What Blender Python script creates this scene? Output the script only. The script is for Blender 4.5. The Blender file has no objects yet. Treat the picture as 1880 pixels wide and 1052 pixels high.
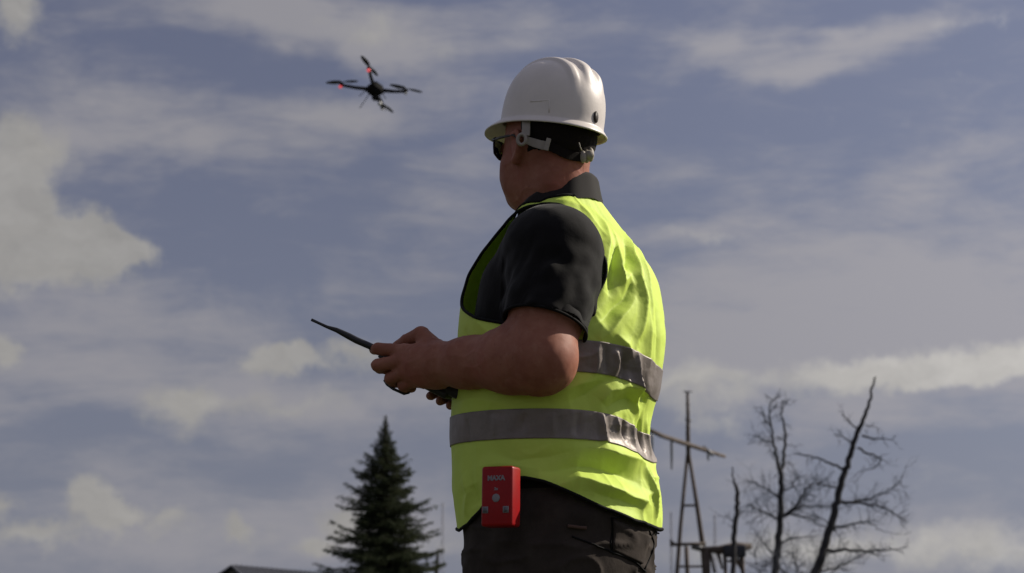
import bpy, math, random
import numpy as np
from mathutils import Vector, Matrix
random.seed(7); rng = np.random.default_rng(7)
S = bpy.context.scene
C = S.collection
R = math.radians
V3 = lambda *a: np.array(a, dtype=np.float64)

# ------------------------------------------------------------------ camera, sky, sun, exposure
CAM_Y, CAM_Z, PITCH, FPX = -4.6, 0.68, R(9.01), 4250.0
cd = bpy.data.cameras.new('camera'); cam = bpy.data.objects.new('camera', cd); C.objects.link(cam)
cam.location = (0, CAM_Y, CAM_Z); cam.rotation_euler = (R(90) + PITCH, 0, 0)
cd.sensor_width = 36; cd.lens = FPX / 1880 * 36; cd.clip_end = 5000; cd.clip_start = 0.05
cd.dof.use_dof = True; cd.dof.focus_distance = 4.58; cd.dof.aperture_fstop = 9.0; cd.dof.aperture_blades = 7
S.camera = cam
S.view_settings.view_transform = 'Standard'; S.view_settings.look = 'None'
S.view_settings.exposure = 0.0; S.view_settings.gamma = 1; S.view_settings.use_curve_mapping = False
S.cycles.use_denoising = True
S.cycles.max_bounces = 8

FWD = V3(0, math.cos(PITCH), math.sin(PITCH)); UPV = V3(0, -math.sin(PITCH), math.cos(PITCH))
CAMP = V3(0, CAM_Y, CAM_Z)
def ray(px, py):
    d = FWD + V3(1, 0, 0) * (px - 940) / FPX + UPV * (526 - py) / FPX
    return d
def W(px, py, y=0.0):
    """the place in the world seen at that point of the photograph, y metres beyond the person's axis"""
    d = ray(px, py)
    return CAMP + d * ((y - CAM_Y) / d[1])

SUN_AZ, SUN_EL = R(69), R(33)          # azimuth from +Y towards +X
sund = V3(math.sin(SUN_AZ) * math.cos(SUN_EL), math.cos(SUN_AZ) * math.cos(SUN_EL), math.sin(SUN_EL))
sl = bpy.data.lights.new('sun', 'SUN'); sl.energy = 4.7; sl.angle = R(0.6); sl.color = (1, 0.92, 0.80)
so = bpy.data.objects.new('sun', sl); C.objects.link(so)
so.rotation_euler = Vector(sund).to_track_quat('Z', 'Y').to_euler(); so.location = (20, 10, 15)

world = bpy.data.worlds.new('World'); S.world = world; world.use_nodes = True
wt = world.node_tree; wt.nodes.clear()
def N(tree, typ, **kw):
    n = tree.nodes.new(typ)
    for k, v in kw.items():
        if k == 'ins':
            for i, x in v.items():
                if isinstance(x, bpy.types.NodeSocket): tree.links.new(x, n.inputs[i])
                else: n.inputs[i].default_value = x
        else: setattr(n, k, v)
    return n
def M_(tree, op, a, b=None, c=None, clamp=False):
    n = N(tree, 'ShaderNodeMath', operation=op, use_clamp=clamp)
    for i, x in enumerate((a, b, c)):
        if x is None: continue
        if isinstance(x, bpy.types.NodeSocket): tree.links.new(x, n.inputs[i])
        else: n.inputs[i].default_value = x
    return n.outputs[0]
def smooth(tree, x, a, b):
    n = N(tree, 'ShaderNodeMapRange', interpolation_type='SMOOTHSTEP', ins={0: x, 1: a, 2: b, 3: 0.0, 4: 1.0})
    return n.outputs[0]
def mixc(tree, f, a, b):
    n = N(tree, 'ShaderNodeMix', data_type='RGBA')
    for i, x in ((0, f), (6, a), (7, b)):
        if isinstance(x, bpy.types.NodeSocket): tree.links.new(x, n.inputs[i])
        else: n.inputs[i].default_value = x if i == 0 else tuple(x) + (1,) * (4 - len(x))
    return n.outputs[2]
sky = N(wt, 'ShaderNodeTexSky', sky_type='NISHITA', sun_disc=False, sun_elevation=SUN_EL, sun_rotation=SUN_AZ,
        air_density=1.0, dust_density=1.4, ozone_density=1.6, altitude=100)
tc = N(wt, 'ShaderNodeTexCoord')
sep = N(wt, 'ShaderNodeSeparateXYZ', ins={0: tc.outputs['Generated']})
az = M_(wt, 'ARCTAN2', sep.outputs[0], sep.outputs[1]); el = M_(wt, 'ARCSINE', sep.outputs[2])
# units: 1 = about 1000 pixels of the photograph = 13.5 degrees
qx = M_(wt, 'MULTIPLY', az, FPX / 1000); qy = M_(wt, 'MULTIPLY', el, FPX / 1000)
q = N(wt, 'ShaderNodeCombineXYZ', ins={0: qx, 1: qy, 2: 0.0}).outputs[0]
def pq(px, py):
    d = ray(px, py); d = d / np.linalg.norm(d)
    return math.atan2(d[0], d[1]) * FPX / 1000, math.asin(d[2]) * FPX / 1000
def noise(tree, vec, scale, detail=5, rough=0.55, sx=1, sy=1, rot=0, off=(0, 0, 0), dist=0.0, color=False):
    mp = N(tree, 'ShaderNodeMapping', ins={'Vector': vec, 'Location': off, 'Rotation': (0, 0, rot), 'Scale': (sx, sy, 1)})
    n = N(tree, 'ShaderNodeTexNoise', ins={'Vector': mp.outputs[0], 'Scale': scale, 'Detail': detail, 'Roughness': rough, 'Distortion': dist})
    return n.outputs['Color' if color else 0]
def warp(vec, scale, amp, detail=4, off=(3, 1, 0)):
    c = noise(wt, vec, scale, detail, 0.6, color=True, off=off)
    v = N(wt, 'ShaderNodeVectorMath', operation='SUBTRACT', ins={0: c, 1: (0.5, 0.5, 0.5)}).outputs[0]
    v = N(wt, 'ShaderNodeVectorMath', operation='MULTIPLY', ins={0: v, 1: (amp, amp * 0.7, 0)}).outputs[0]
    return N(wt, 'ShaderNodeVectorMath', operation='ADD', ins={0: vec, 1: v}).outputs[0]
q_soft = warp(q, 3.0, 0.28)
q_crisp = warp(q, 8.0, 0.17, detail=8, off=(9, 4, 0))
def blobs(vec, lst):
    acc = None
    for (cx, cy, rx, ry, rot, w) in lst:
        x, y = pq(cx, cy)
        mp = N(wt, 'ShaderNodeMapping', vector_type='TEXTURE', ins={'Vector': vec, 'Location': (x, y, 0), 'Rotation': (0, 0, R(rot)), 'Scale': (rx / 1000, ry / 1000, 1)})
        g = N(wt, 'ShaderNodeTexGradient', gradient_type='SPHERICAL', ins={0: mp.outputs[0]}).outputs['Fac']
        g = M_(wt, 'MULTIPLY', g, w)
        acc = g if acc is None else M_(wt, 'ADD', acc, g)
    return acc
# thin stratus and cirrus sheets: (x, y, half width, half height, tilt, weight)
SOFT = [(140, 200, 330, 150, 0, .9), (520, 30, 420, 90, -8, .9), (700, 100, 330, 80, -20, .6), (330, 250, 420, 110, 5, .55),
        (600, 240, 330, 90, 8, .65), (950, 60, 230, 120, 10, .5), (1650, 60, 520, 60, 8, .8), (1450, 125, 330, 55, 5, .6),
        (1250, 90, 200, 50, 5, .4), (1600, 330, 520, 190, 12, .35), (1500, 540, 640, 210, 6, 1.0), (1300, 430, 260, 40, 2, .4), (1800, 620, 460, 170, 3, 1.15),
        (1400, 700, 330, 110, -10, .6), (820, 380, 300, 120, 15, .4), (600, 540, 430, 80, 6, .45), (100, 610, 420, 130, 0, .7),
        (250, 720, 480, 90, 0, .8), (600, 730, 420, 80, 3, .8), (450, 800, 330, 40, 0, .35), (100, 860, 380, 60, 2, .55),
        (300, 990, 620, 130, 2, .95), (800, 1000, 420, 130, 0, .7), (1700, 1000, 520, 90, 0, .85), (1300, 900, 360, 140, 20, .45),
        (1300, 620, 260, 90, 0, .2), (80, 480, 380, 130, -10, .5)]
soft = blobs(q_soft, SOFT)
n1 = noise(wt, q, 3.4, 8, .62, sx=.6, sy=1.9, rot=R(-8), off=(2, 7, 0), dist=.5)
n2 = noise(wt, q, 11.0, 6, .6, sx=.5, sy=1.8, rot=R(-12), off=(5, 2, 0), dist=.4)
base = M_(wt, 'ADD', M_(wt, 'MULTIPLY', M_(wt, 'SUBTRACT', n1, .5), 1.5), M_(wt, 'MULTIPLY', M_(wt, 'SUBTRACT', n2, .5), .85))
# outside the part with named clouds the same kind of cover goes on
fr = N(wt, 'ShaderNodeMapping', vector_type='TEXTURE', ins={'Vector': q, 'Location': pq(940, 526) + (0,), 'Scale': (2.0, 1.25, 1)})
inside = smooth(wt, N(wt, 'ShaderNodeTexGradient', gradient_type='SPHERICAL', ins={0: fr.outputs[0]}).outputs['Fac'], 0.0, .35)
softd = M_(wt, 'ADD', M_(wt, 'MULTIPLY', soft, inside), M_(wt, 'MULTIPLY', M_(wt, 'SUBTRACT', 1.0, inside), .42))
softf = smooth(wt, M_(wt, 'ADD', softd, M_(wt, 'MULTIPLY', base, 1.25)), -.08, 1.02)
CR = [(30, 20, 75, 85, 0, 1.1), (20, 300, 130, 120, 0, 1.3), (60, 420, 260, 110, -18, 1.4), (200, 455, 130, 55, -12, 1.0), (10, 470, 300, 90, 0, .9),
      (-10, 640, 70, 55, 0, 1.0), (480, 665, 60, 45, 0, 1.0), (545, 655, 60, 45, 0, 1.1), (640, 655, 120, 45, 0, .8), (350, 755, 110, 90, 0, .8),
      (165, 920, 75, 65, 0, 1.2), (205, 950, 50, 45, 0, 1.0), (60, 985, 110, 40, 0, .7), (250, 945, 40, 30, 0, .8), (425, 965, 45, 40, 0, .9), (640, 950, 90, 40, 0, .8), (310, 960, 60, 35, 0, .7),
      (560, 1000, 50, 30, 0, .7), (0, 935, 50, 35, 0, 1.0), (1250, 700, 190, 60, 5, .7), (1320, 760, 130, 50, 0, .45), (1800, 665, 360, 60, 3, 1.0), (1750, 1000, 420, 70, 0, .8), (1350, 1010, 300, 50, 0, .5), (250, 990, 420, 40, 0, .3), (700, 985, 300, 45, 0, .5), (1650, 690, 460, 45, 2, .8), (1300, 430, 160, 25, 2, .4), (500, 740, 300, 40, 0, .5), (1780, 30, 260, 30, 8, .25), (700, 60, 240, 40, -10, .45)]
crisp = blobs(q_crisp, CR)
n3 = noise(wt, q, 14, 7, .6, off=(1, 1, 0))
crf = smooth(wt, M_(wt, 'ADD', crisp, M_(wt, 'MULTIPLY', M_(wt, 'SUBTRACT', n3, .5), 1.1)), .10, .85)
# clouds towards the sun are brighter
sdot = N(wt, 'ShaderNodeVectorMath', operation='DOT_PRODUCT', ins={0: tc.outputs['Generated'], 1: tuple(sund)}).outputs['Value']
glow = M_(wt, 'ADD', 0.50, M_(wt, 'MULTIPLY', M_(wt, 'MAXIMUM', sdot, 0.36), 1.25))
SKYK = 0.5
blue = N(wt, 'ShaderNodeHueSaturation', ins={'Saturation': .50, 'Value': SKYK, 'Color': sky.outputs[0]}).outputs[0]
blue = mixc(wt, .55, blue, (.92, 1.08, 2.3))
lowf = M_(wt, 'MULTIPLY', M_(wt, 'EXPONENT', M_(wt, 'MULTIPLY', M_(wt, 'MAXIMUM', el, 0.0), -8.0)), .75)
blue = mixc(wt, lowf, blue, (2.6, 2.75, 3.25))
c1 = mixc(wt, softf, blue, (3.0, 2.95, 3.25))
shade = M_(wt, 'ADD', .70, M_(wt, 'MULTIPLY', noise(wt, q_crisp, 9, 6, .6, sy=1.6, off=(4, 4, 0)), .62))
lit = M_(wt, 'MULTIPLY', shade, M_(wt, 'ADD', .36, M_(wt, 'MULTIPLY', M_(wt, 'MAXIMUM', sdot, .36), 1.9)))
cr_col = N(wt, 'ShaderNodeVectorMath', operation='SCALE', ins={0: (3.42, 3.30, 3.12), 'Scale': lit}).outputs[0]
c2 = mixc(wt, M_(wt, 'MULTIPLY', crf, .85), c1, cr_col)
c3 = N(wt, 'ShaderNodeVectorMath', operation='SCALE', ins={0: c2, 'Scale': glow}).outputs[0]
bg = N(wt, 'ShaderNodeBackground', ins={0: c3, 1: 0.1})
wo = N(wt, 'ShaderNodeOutputWorld', ins={0: bg.outputs[0]})

# ------------------------------------------------------------------ helpers
def link(o, parent=None):
    C.objects.link(o)
    if parent is not None: o.parent = parent
    return o
def tag(o, label=None, cat=None, group=None, kind=None):
    if label: o['label'] = label
    if cat: o['category'] = cat
    if group: o['group'] = group
    if kind: o['kind'] = kind
    return o
def empty(name, loc, label, cat, group=None):
    o = bpy.data.objects.new(name, None); C.objects.link(o); o.location = Vector(loc); o.empty_display_size = .1
    return tag(o, label, cat, group)
def mesh_obj(name, verts, faces, mat, parent=None, smooth_=True, world=True):
    """verts are world coordinates; faces a list or an (n,k) array"""
    verts = np.asarray(verts, dtype=np.float32).reshape(-1, 3)
    if parent is not None and world:
        o_ = np.array(parent_loc(parent)); verts = verts - o_.astype(np.float32)
    me = bpy.data.meshes.new(name)
    if isinstance(faces, np.ndarray):
        nf, k = faces.shape
        me.vertices.add(len(verts)); me.vertices.foreach_set('co', verts.ravel())
        me.loops.add(nf * k); me.loops.foreach_set('vertex_index', faces.astype(np.int32).ravel())
        me.polygons.add(nf); me.polygons.foreach_set('loop_start', np.arange(0, nf * k, k, dtype=np.int32))
        me.update(calc_edges=True); me.validate()
    else:
        me.from_pydata([tuple(map(float, v)) for v in verts], [], faces); me.update()
    me.polygons.foreach_set('use_smooth', [smooth_] * len(me.polygons))
    for m in (mat if isinstance(mat, (list, tuple)) else [mat]): me.materials.append(m)
    return link(bpy.data.objects.new(name, me), parent)
def parent_loc(p):
    v = Vector((0, 0, 0))
    while p is not None: v = v + p.location; p = p.parent
    return v
class MB:
    def __init__(s): s.v = []; s.f = []
    def add(s, v, f):
        b = len(s.v); s.v += [tuple(x) for x in v]; s.f += [tuple(i + b for i in g) for g in f]; return s
    def tube(s, pts, rad, n=8, cap=True, closed=False):
        pts = [np.array(p, float) for p in pts]; m = len(pts)
        rad = [rad] * m if np.isscalar(rad) else list(rad)
        up = None; rings = []
        for i, p in enumerate(pts):
            a = pts[(i - 1) % m] if (closed or i > 0) else p; b = pts[(i + 1) % m] if (closed or i < m - 1) else p
            t = b - a; t = t / (np.linalg.norm(t) + 1e-12)
            if up is None:
                up = V3(0, 0, 1) if abs(t[2]) < .9 else V3(1, 0, 0)
            u = up - t * np.dot(up, t); u /= np.linalg.norm(u) + 1e-12; up = u
            w = np.cross(t, u)
            rings.append([p + rad[i] * (u * math.cos(2 * math.pi * k / n) + w * math.sin(2 * math.pi * k / n)) for k in range(n)])
        v = [x for r in rings for x in r]; f = []
        for i in range(m if closed else m - 1):
            j = (i + 1) % m
            for k in range(n): f.append((i * n + k, i * n + (k + 1) % n, j * n + (k + 1) % n, j * n + k))
        if cap and not closed:
            f.append(tuple(range(n))[::-1]); f.append(tuple((m - 1) * n + k for k in range(n)))
        return s.add(v, f)
    def box(s, c, half, ax=None, bev=0.0):
        ax = np.eye(3) if ax is None else np.array(ax)
        c = np.array(c, float); h = np.array(half, float)
        if bev <= 0:
            v = [c + ax.T @ (h * np.array((x, y, z))) for x in (-1, 1) for y in (-1, 1) for z in (-1, 1)]
            return s.add(v, [(0, 1, 3, 2), (4, 6, 7, 5), (0, 4, 5, 1), (2, 3, 7, 6), (0, 2, 6, 4), (1, 5, 7, 3)])
        import bmesh
        bm = bmesh.new(); bmesh.ops.create_cube(bm, size=2)
        for vv in bm.verts: vv.co = Vector((vv.co[0] * h[0], vv.co[1] * h[1], vv.co[2] * h[2]))
        bmesh.ops.bevel(bm, geom=bm.edges[:] + bm.verts[:], offset=bev, segments=3, affect='EDGES', profile=.5)
        v = [c + ax.T @ np.array(vv.co) for vv in bm.verts]
        f = [tuple(x.index for x in g.verts) for g in bm.faces]; bm.free()
        return s.add(v, f)
    def build(s, name, mat, parent=None, smooth_=True):
        return mesh_obj(name, s.v, s.f, mat, parent, smooth_)

def sphere(c, r, n=12, m=8, ax=None):
    r = np.array([r] * 3 if np.isscalar(r) else r, float); ax = np.eye(3) if ax is None else np.array(ax)
    v = []; f = []
    for i in range(m + 1):
        th = math.pi * i / m
        for k in range(n):
            ph = 2 * math.pi * k / n
            v.append(np.array(c) + ax.T @ (r * np.array((math.sin(th) * math.cos(ph), math.sin(th) * math.sin(ph), math.cos(th)))))
    for i in range(m):
        for k in range(n): f.append((i * n + k, (i + 1) * n + k, (i + 1) * n + (k + 1) % n, i * n + (k + 1) % n))
    return v, f

# ------------------------------------------------------------------ materials
def mat(name, col, rough=.6, metal=0, bump=None, vary=None, sheen=0, spec=.5, emis=None, trans=0, coat=0, sss=0, col2=None):
    m = bpy.data.materials.new(name); m.use_nodes = True; t = m.node_tree; b = t.nodes['Principled BSDF']
    b.inputs['Base Color'].default_value = tuple(col) + (1,); b.inputs['Roughness'].default_value = rough
    b.inputs['Metallic'].default_value = metal; b.inputs['Specular IOR Level'].default_value = spec
    b.inputs['Coat Weight'].default_value = coat
    if sheen: b.inputs['Sheen Weight'].default_value = sheen; b.inputs['Sheen Roughness'].default_value = .4
    if sss:
        b.inputs['Subsurface Weight'].default_value = sss; b.inputs['Subsurface Radius'].default_value = (.9, .35, .2); b.inputs['Subsurface Scale'].default_value = .008
    if emis: b.inputs['Emission Color'].default_value = tuple(emis[0]) + (1,); b.inputs['Emission Strength'].default_value = emis[1]
    oc = N(t, 'ShaderNodeTexCoord').outputs['Object']
    if vary:
        sc, amt = vary[:2]
        n = noise(t, oc, sc, 5, .6)
        k = smooth(t, n, .3, .7)
        c2 = col2 if col2 else tuple(x * (1 - amt) for x in col)
        t.links.new(mixc(t, k, col, c2), b.inputs['Base Color'])
        t.links.new(M_(t, 'ADD', rough - .08, M_(t, 'MULTIPLY', n, .16)), b.inputs['Roughness'])
    if bump:
        h = None
        for sc, st in bump:
            x = M_(t, 'MULTIPLY', noise(t, oc, sc, 4, .6), st)
            h = x if h is None else M_(t, 'ADD', h, x)
        bn = N(t, 'ShaderNodeBump', ins={'Height': h, 'Strength': 1.0, 'Distance': 1.0})
        t.links.new(bn.outputs[0], b.inputs['Normal'])
    if trans:
        out = t.nodes['Material Output']
        tr = N(t, 'ShaderNodeBsdfTranslucent', ins={0: tuple(col) + (1,)})
        mx = N(t, 'ShaderNodeMixShader', ins={0: trans, 1: b.outputs[0], 2: tr.outputs[0]})
        t.links.new(mx.outputs[0], out.inputs[0])
    return m
M = dict(
    skin=mat('skin', (.35, .145, .092), .6, vary=(22, .25), col2=(.27, .098, .060), bump=[(260, .00012), (60, .0004)], sss=.10, spec=.25),
    lip=mat('ear_skin', (.40, .17, .12), .5),
    hair=mat('hair', (.009, .006, .004), .8, bump=[(380, .0006)], spec=.15),
    shirt=mat('shirt_fabric', (.0080, .0070, .0068), .85, bump=[(900, .00006), (45, .0008)], sheen=.13, spec=.15, vary=(30, .3)),
    collar=mat('collar_fabric', (.020, .017, .017), .85, bump=[(1100, .00006)], sheen=.12, spec=.2),
    vest=mat('hi_vis_fabric', (.78, .97, .17), .6, bump=[(1400, .00003), (38, .0012)], vary=(9, .05), trans=.18, spec=.3),
    band=mat('reflective_tape', (.25, .212, .188), .5, metal=.25, bump=[(1500, .00002), (60, .0010)], vary=(26, .18)),
    piping=mat('black_piping', (.008, .008, .008), .8, spec=.15),
    trouser=mat('trouser_fabric', (.052, .041, .034), .88, bump=[(800, .00008), (28, .002)], vary=(18, .35), sheen=.02, spec=.15),
    stitch=mat('brown_stitching', (.09, .05, .035), .9),
    boot=mat('boot_leather', (.03, .02, .014), .6, bump=[(90, .001)]),
    sole=mat('rubber_sole', (.015, .015, .015), .8),
    hat=mat('white_hard_hat_plastic', (.82, .75, .69), .40, vary=(5, .16), bump=[(35, .0004), (9, .001)], coat=.1),
    hatin=mat('hat_inner_shell', (.55, .52, .42), .6),
    strap=mat('off_white_strap', (.34, .30, .25), .55, vary=(60, .15)),
    dark=mat('black_plastic', (.014, .014, .016), .42, bump=[(200, .0004)]),
    lens=mat('dark_lens', (.006, .012, .018), .08, spec=.7),
    red=mat('red_plastic', (.34, .003, .005), .42, vary=(40, .15), bump=[(140, .0001)], spec=.3),
    print=mat('grey_print', (.26, .235, .25), .7),
    metal=mat('grey_metal', (.16, .16, .17), .5, metal=.5),
    droneb=mat('drone_carbon', (.014, .014, .014), .85, spec=.1),
    prop=mat('propeller_plastic', (.06, .065, .08), .5),
    led=mat('red_navigation_light', (.8, .1, .1), .4, emis=((1, .12, .14), .55)),
    white=mat('white_plastic', (.75, .75, .75), .4),
    bark=mat('dead_bark', (.045, .042, .046), .9, bump=[(30, .02)], vary=(6, .4)),
    twig=mat('twig_bark', (.060, .066, .085), .9),
    sbark=mat('spruce_bark', (.05, .035, .025), .9, vary=(8, .4)),
    needle=mat('spruce_needles', (.075, .088, .042), .8, vary=(1.3, .5), trans=.1, spec=.1, col2=(.030, .042, .024)),
    wood=mat('weathered_timber', (.10, .075, .06), .85, vary=(5, .35)),
    glassins=mat('insulator_glass', (.16, .17, .18), .4),
    roof=mat('dark_metal_roof', (.022, .024, .034), .5, vary=(.6, .3)),
    plaster=mat('grey_render_wall', (.30, .29, .28), .9, vary=(2, .2)),
    haze_steel=mat('haze_grey_steel', (.22, .22, .25), .7),  # pale grey stands in for haze over the far masts
    ground=mat('dry_grass_soil', (.050, .052, .024), .95, vary=(.7, .5), col2=(.032, .042, .016), bump=[(6, .06), (40, .02)]),
    path=mat('gravel', (.12, .11, .10), .95, vary=(20, .3)),
)

# blotches, freckles and redder patches of real skin
def mottle(m):
    t = m.node_tree; b = t.nodes['Principled BSDF']; src = b.inputs['Base Color'].links[0].from_socket
    oc = N(t, 'ShaderNodeTexCoord').outputs['Object']
    red = smooth(t, noise(t, oc, 9, 3, .5, off=(3, 3, 0)), .48, .72)
    c = mixc(t, M_(t, 'MULTIPLY', red, .55), src, (.36, .105, .08))
    fre = smooth(t, noise(t, oc, 150, 2, .5), .66, .76); c = mixc(t, M_(t, 'MULTIPLY', fre, .5), c, (.17, .07, .045))
    pal = smooth(t, noise(t, oc, 48, 5, .7, off=(1, 5, 0)), .52, .75); c = mixc(t, M_(t, 'MULTIPLY', pal, .35), c, (.44, .22, .145))
    t.links.new(c, b.inputs['Base Color'])
mottle(M['skin'])

# weave of the hi-vis fabric: fine cross threads
def weave(m, sc=900, amt=.00035):
    t = m.node_tree; b = t.nodes['Principled BSDF']
    prev = b.inputs['Normal'].links[0].from_node
    oc = N(t, 'ShaderNodeTexCoord').outputs['Object']
    w1 = N(t, 'ShaderNodeTexWave', wave_type='BANDS', bands_direction='Z', ins={0: oc, 'Scale': sc / 6.28, 'Distortion': .3}).outputs['Fac']
    w2 = N(t, 'ShaderNodeTexWave', wave_type='BANDS', bands_direction='X', ins={0: oc, 'Scale': sc / 6.28, 'Distortion': .3}).outputs['Fac']
    h = M_(t, 'MULTIPLY', M_(t, 'ADD', w1, w2), amt)
    bn = N(t, 'ShaderNodeBump', ins={'Height': h, 'Strength': 1.0, 'Distance': 1.0, 'Normal': prev.outputs[0]})
    t.links.new(bn.outputs[0], b.inputs['Normal'])
weave(M['vest'], 1500, .00003); weave(M['shirt'], 1800, .00002); weave(M['trouser'], 1300, .00003)

# ------------------------------------------------------------------ ground
def ground():
    n = 140; ext = 1500
    g = np.linspace(-1, 1, n); g = np.sign(g) * np.abs(g) ** 2.6 * ext
    X, Y = np.meshgrid(g, g, indexing='ij')
    Z = .12 * np.sin(X * .11 + 1) * np.cos(Y * .09) + .05 * np.sin(X * .53) * np.sin(Y * .47)
    Z *= np.clip((np.hypot(X, Y) - 2.0) / 12, 0, 1)
    v = np.stack([X, Y, Z], -1).reshape(-1, 3)
    i = np.arange(n * n).reshape(n, n)
    f = np.stack([i[:-1, :-1], i[1:, :-1], i[1:, 1:], i[:-1, 1:]], -1).reshape(-1, 4)
    o = mesh_obj('ground', v, f, M['ground']); tag(o, 'dry grassy ground under and around the worker', kind='structure')
ground()

# ------------------------------------------------------------------ signed distance tools
def smin(a, b, k):
    h = np.clip(.5 + .5 * (b - a) / k, 0, 1)
    return b + (a - b) * h - k * h * (1 - h)
def ell(P, c, r, ax=None):
    q_ = P - np.asarray(c)
    if ax is not None: q_ = q_ @ np.asarray(ax).T
    r = np.asarray(r); k0 = np.linalg.norm(q_ / r, axis=1); k1 = np.linalg.norm(q_ / r ** 2, axis=1) + 1e-9
    return k0 * (k0 - 1) / k1
def cap(P, a, b, ra, rb):
    a = np.asarray(a); b = np.asarray(b); pa = P - a; ba = b - a
    h = np.clip(pa @ ba / (ba @ ba), 0, 1)
    return np.linalg.norm(pa - h[:, None] * ba, axis=1) - (ra + (rb - ra) * h)
def chain(P, pts, rs, k=.004):
    d = None
    for i in range(len(pts) - 1):
        e = cap(P, pts[i], pts[i + 1], rs[i], rs[i + 1]); d = e if d is None else smin(d, e, k)
    return d
def sdf_mesh(f, lo, hi, h, b=8):
    lo = np.asarray(lo, float); hi = np.asarray(hi, float); bs = b * h
    nb = np.ceil((hi - lo) / bs).astype(int)
    idx = np.stack(np.meshgrid(*[np.arange(k) for k in nb], indexing='ij'), -1).reshape(-1, 3)
    dc = f(lo + (idx + .5 - .5 / b) * bs)
    D = np.empty((nb[0], b, nb[1], b, nb[2], b), np.float32)
    D[:] = dc.reshape(nb)[:, None, :, None, :, None]
    keep = idx[np.abs(dc) < bs * 1.25]
    off = np.stack(np.meshgrid(*[np.arange(b)] * 3, indexing='ij'), -1).reshape(-1, 3)
    for s in range(0, len(keep), 600):
        kk = keep[s:s + 600]
        P = lo + (kk[:, None, :] * b + off[None]) * h
        vals = f(P.reshape(-1, 3)).reshape(len(kk), b, b, b)
        D[kk[:, 0], :, kk[:, 1], :, kk[:, 2], :] = vals
    D = D.reshape(nb * b); sh = D.shape; ins = D < 0
    cell = []; pos = []; quads = []
    st = (sh[1] * sh[2], sh[2], 1)
    for a in range(3):
        A = [slice(None)] * 3; B = [slice(None)] * 3; A[a] = slice(0, -1); B[a] = slice(1, None)
        e = np.stack(np.nonzero(ins[tuple(A)] != ins[tuple(B)]), -1)
        b_, c_ = (a + 1) % 3, (a + 2) % 3
        e = e[(e[:, b_] > 0) & (e[:, c_] > 0)]
        e2 = e.copy(); e2[:, a] += 1
        d0 = D[e[:, 0], e[:, 1], e[:, 2]]; d1 = D[e2[:, 0], e2[:, 1], e2[:, 2]]
        p = e.astype(float); p[:, a] += d0 / (d0 - d1)
        cs = []
        for ob, oc_ in ((1, 1), (0, 1), (0, 0), (1, 0)):
            c = e.copy(); c[:, b_] -= ob; c[:, c_] -= oc_
            cs.append(c @ np.array(st)); cell.append(cs[-1]); pos.append(p)
        qd = np.stack(cs, -1); fl = d0 >= 0
        qd[fl] = qd[fl][:, ::-1]; quads.append(qd)
    cell = np.concatenate(cell); pos = np.concatenate(pos); quads = np.concatenate(quads)
    u, inv = np.unique(cell, return_inverse=True)
    cnt = np.bincount(inv)
    v = np.stack([np.bincount(inv, pos[:, i]) / cnt for i in range(3)], -1) * h + lo
    return v, np.searchsorted(u, quads).astype(np.int32)
def vnormals(v, f):
    n = np.cross(v[f[:, 2]] - v[f[:, 0]], v[f[:, 3]] - v[f[:, 1]])
    vn = np.zeros_like(v)
    for k in range(4):
        for i in range(3): vn[:, i] += np.bincount(f[:, k], n[:, i], minlength=len(v))
    return vn / (np.linalg.norm(vn, axis=1, keepdims=True) + 1e-12)
def relax(v, f, it=2, w=.5):
    for _ in range(it):
        acc = np.zeros_like(v); cnt = np.zeros(len(v))
        for a, b in ((0, 1), (1, 2), (2, 3), (3, 0)):
            for i in range(3):
                acc[:, i] += np.bincount(f[:, a], v[f[:, b], i], minlength=len(v)) + np.bincount(f[:, b], v[f[:, a], i], minlength=len(v))
            cnt += np.bincount(f[:, a], minlength=len(v)) + np.bincount(f[:, b], minlength=len(v))
        v = v + w * (acc / np.maximum(cnt, 1)[:, None] - v)
    return v
def vnoise(P, scale, seed=0):
    p = np.asarray(P) * scale; i = np.floor(p).astype(np.int64); f = p - i; f = f * f * (3 - 2 * f)
    def hsh(a, b, c):
        n = (a * 374761393 + b * 668265263 + c * 2147483647 + seed * 144665) & 0xffffffff
        n = ((n ^ (n >> 13)) * 1274126177) & 0xffffffff
        return ((n ^ (n >> 16)) & 0xffff) / 32767.5 - 1
    r = 0
    for dx in (0, 1):
        for dy in (0, 1):
            for dz in (0, 1):
                w = (f[:, 0] if dx else 1 - f[:, 0]) * (f[:, 1] if dy else 1 - f[:, 1]) * (f[:, 2] if dz else 1 - f[:, 2])
                r = r + w * hsh(i[:, 0] + dx, i[:, 1] + dy, i[:, 2] + dz)
    return r

# ------------------------------------------------------------------ the worker: frame of the body
YAW = R(27)
OX = (1029 - 940) / 912.0
F3 = V3(-math.cos(YAW), math.sin(YAW), 0); L3 = V3(-math.sin(YAW), -math.cos(YAW), 0); U3 = V3(0, 0, 1)
O3 = V3(OX, 0, 0)
def Bd(f, l, z): return O3 + F3 * f + L3 * l + U3 * z
def toB(P):
    q_ = np.asarray(P) - O3
    return np.stack([q_ @ F3, q_ @ L3, q_[..., 2]], -1)
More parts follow.
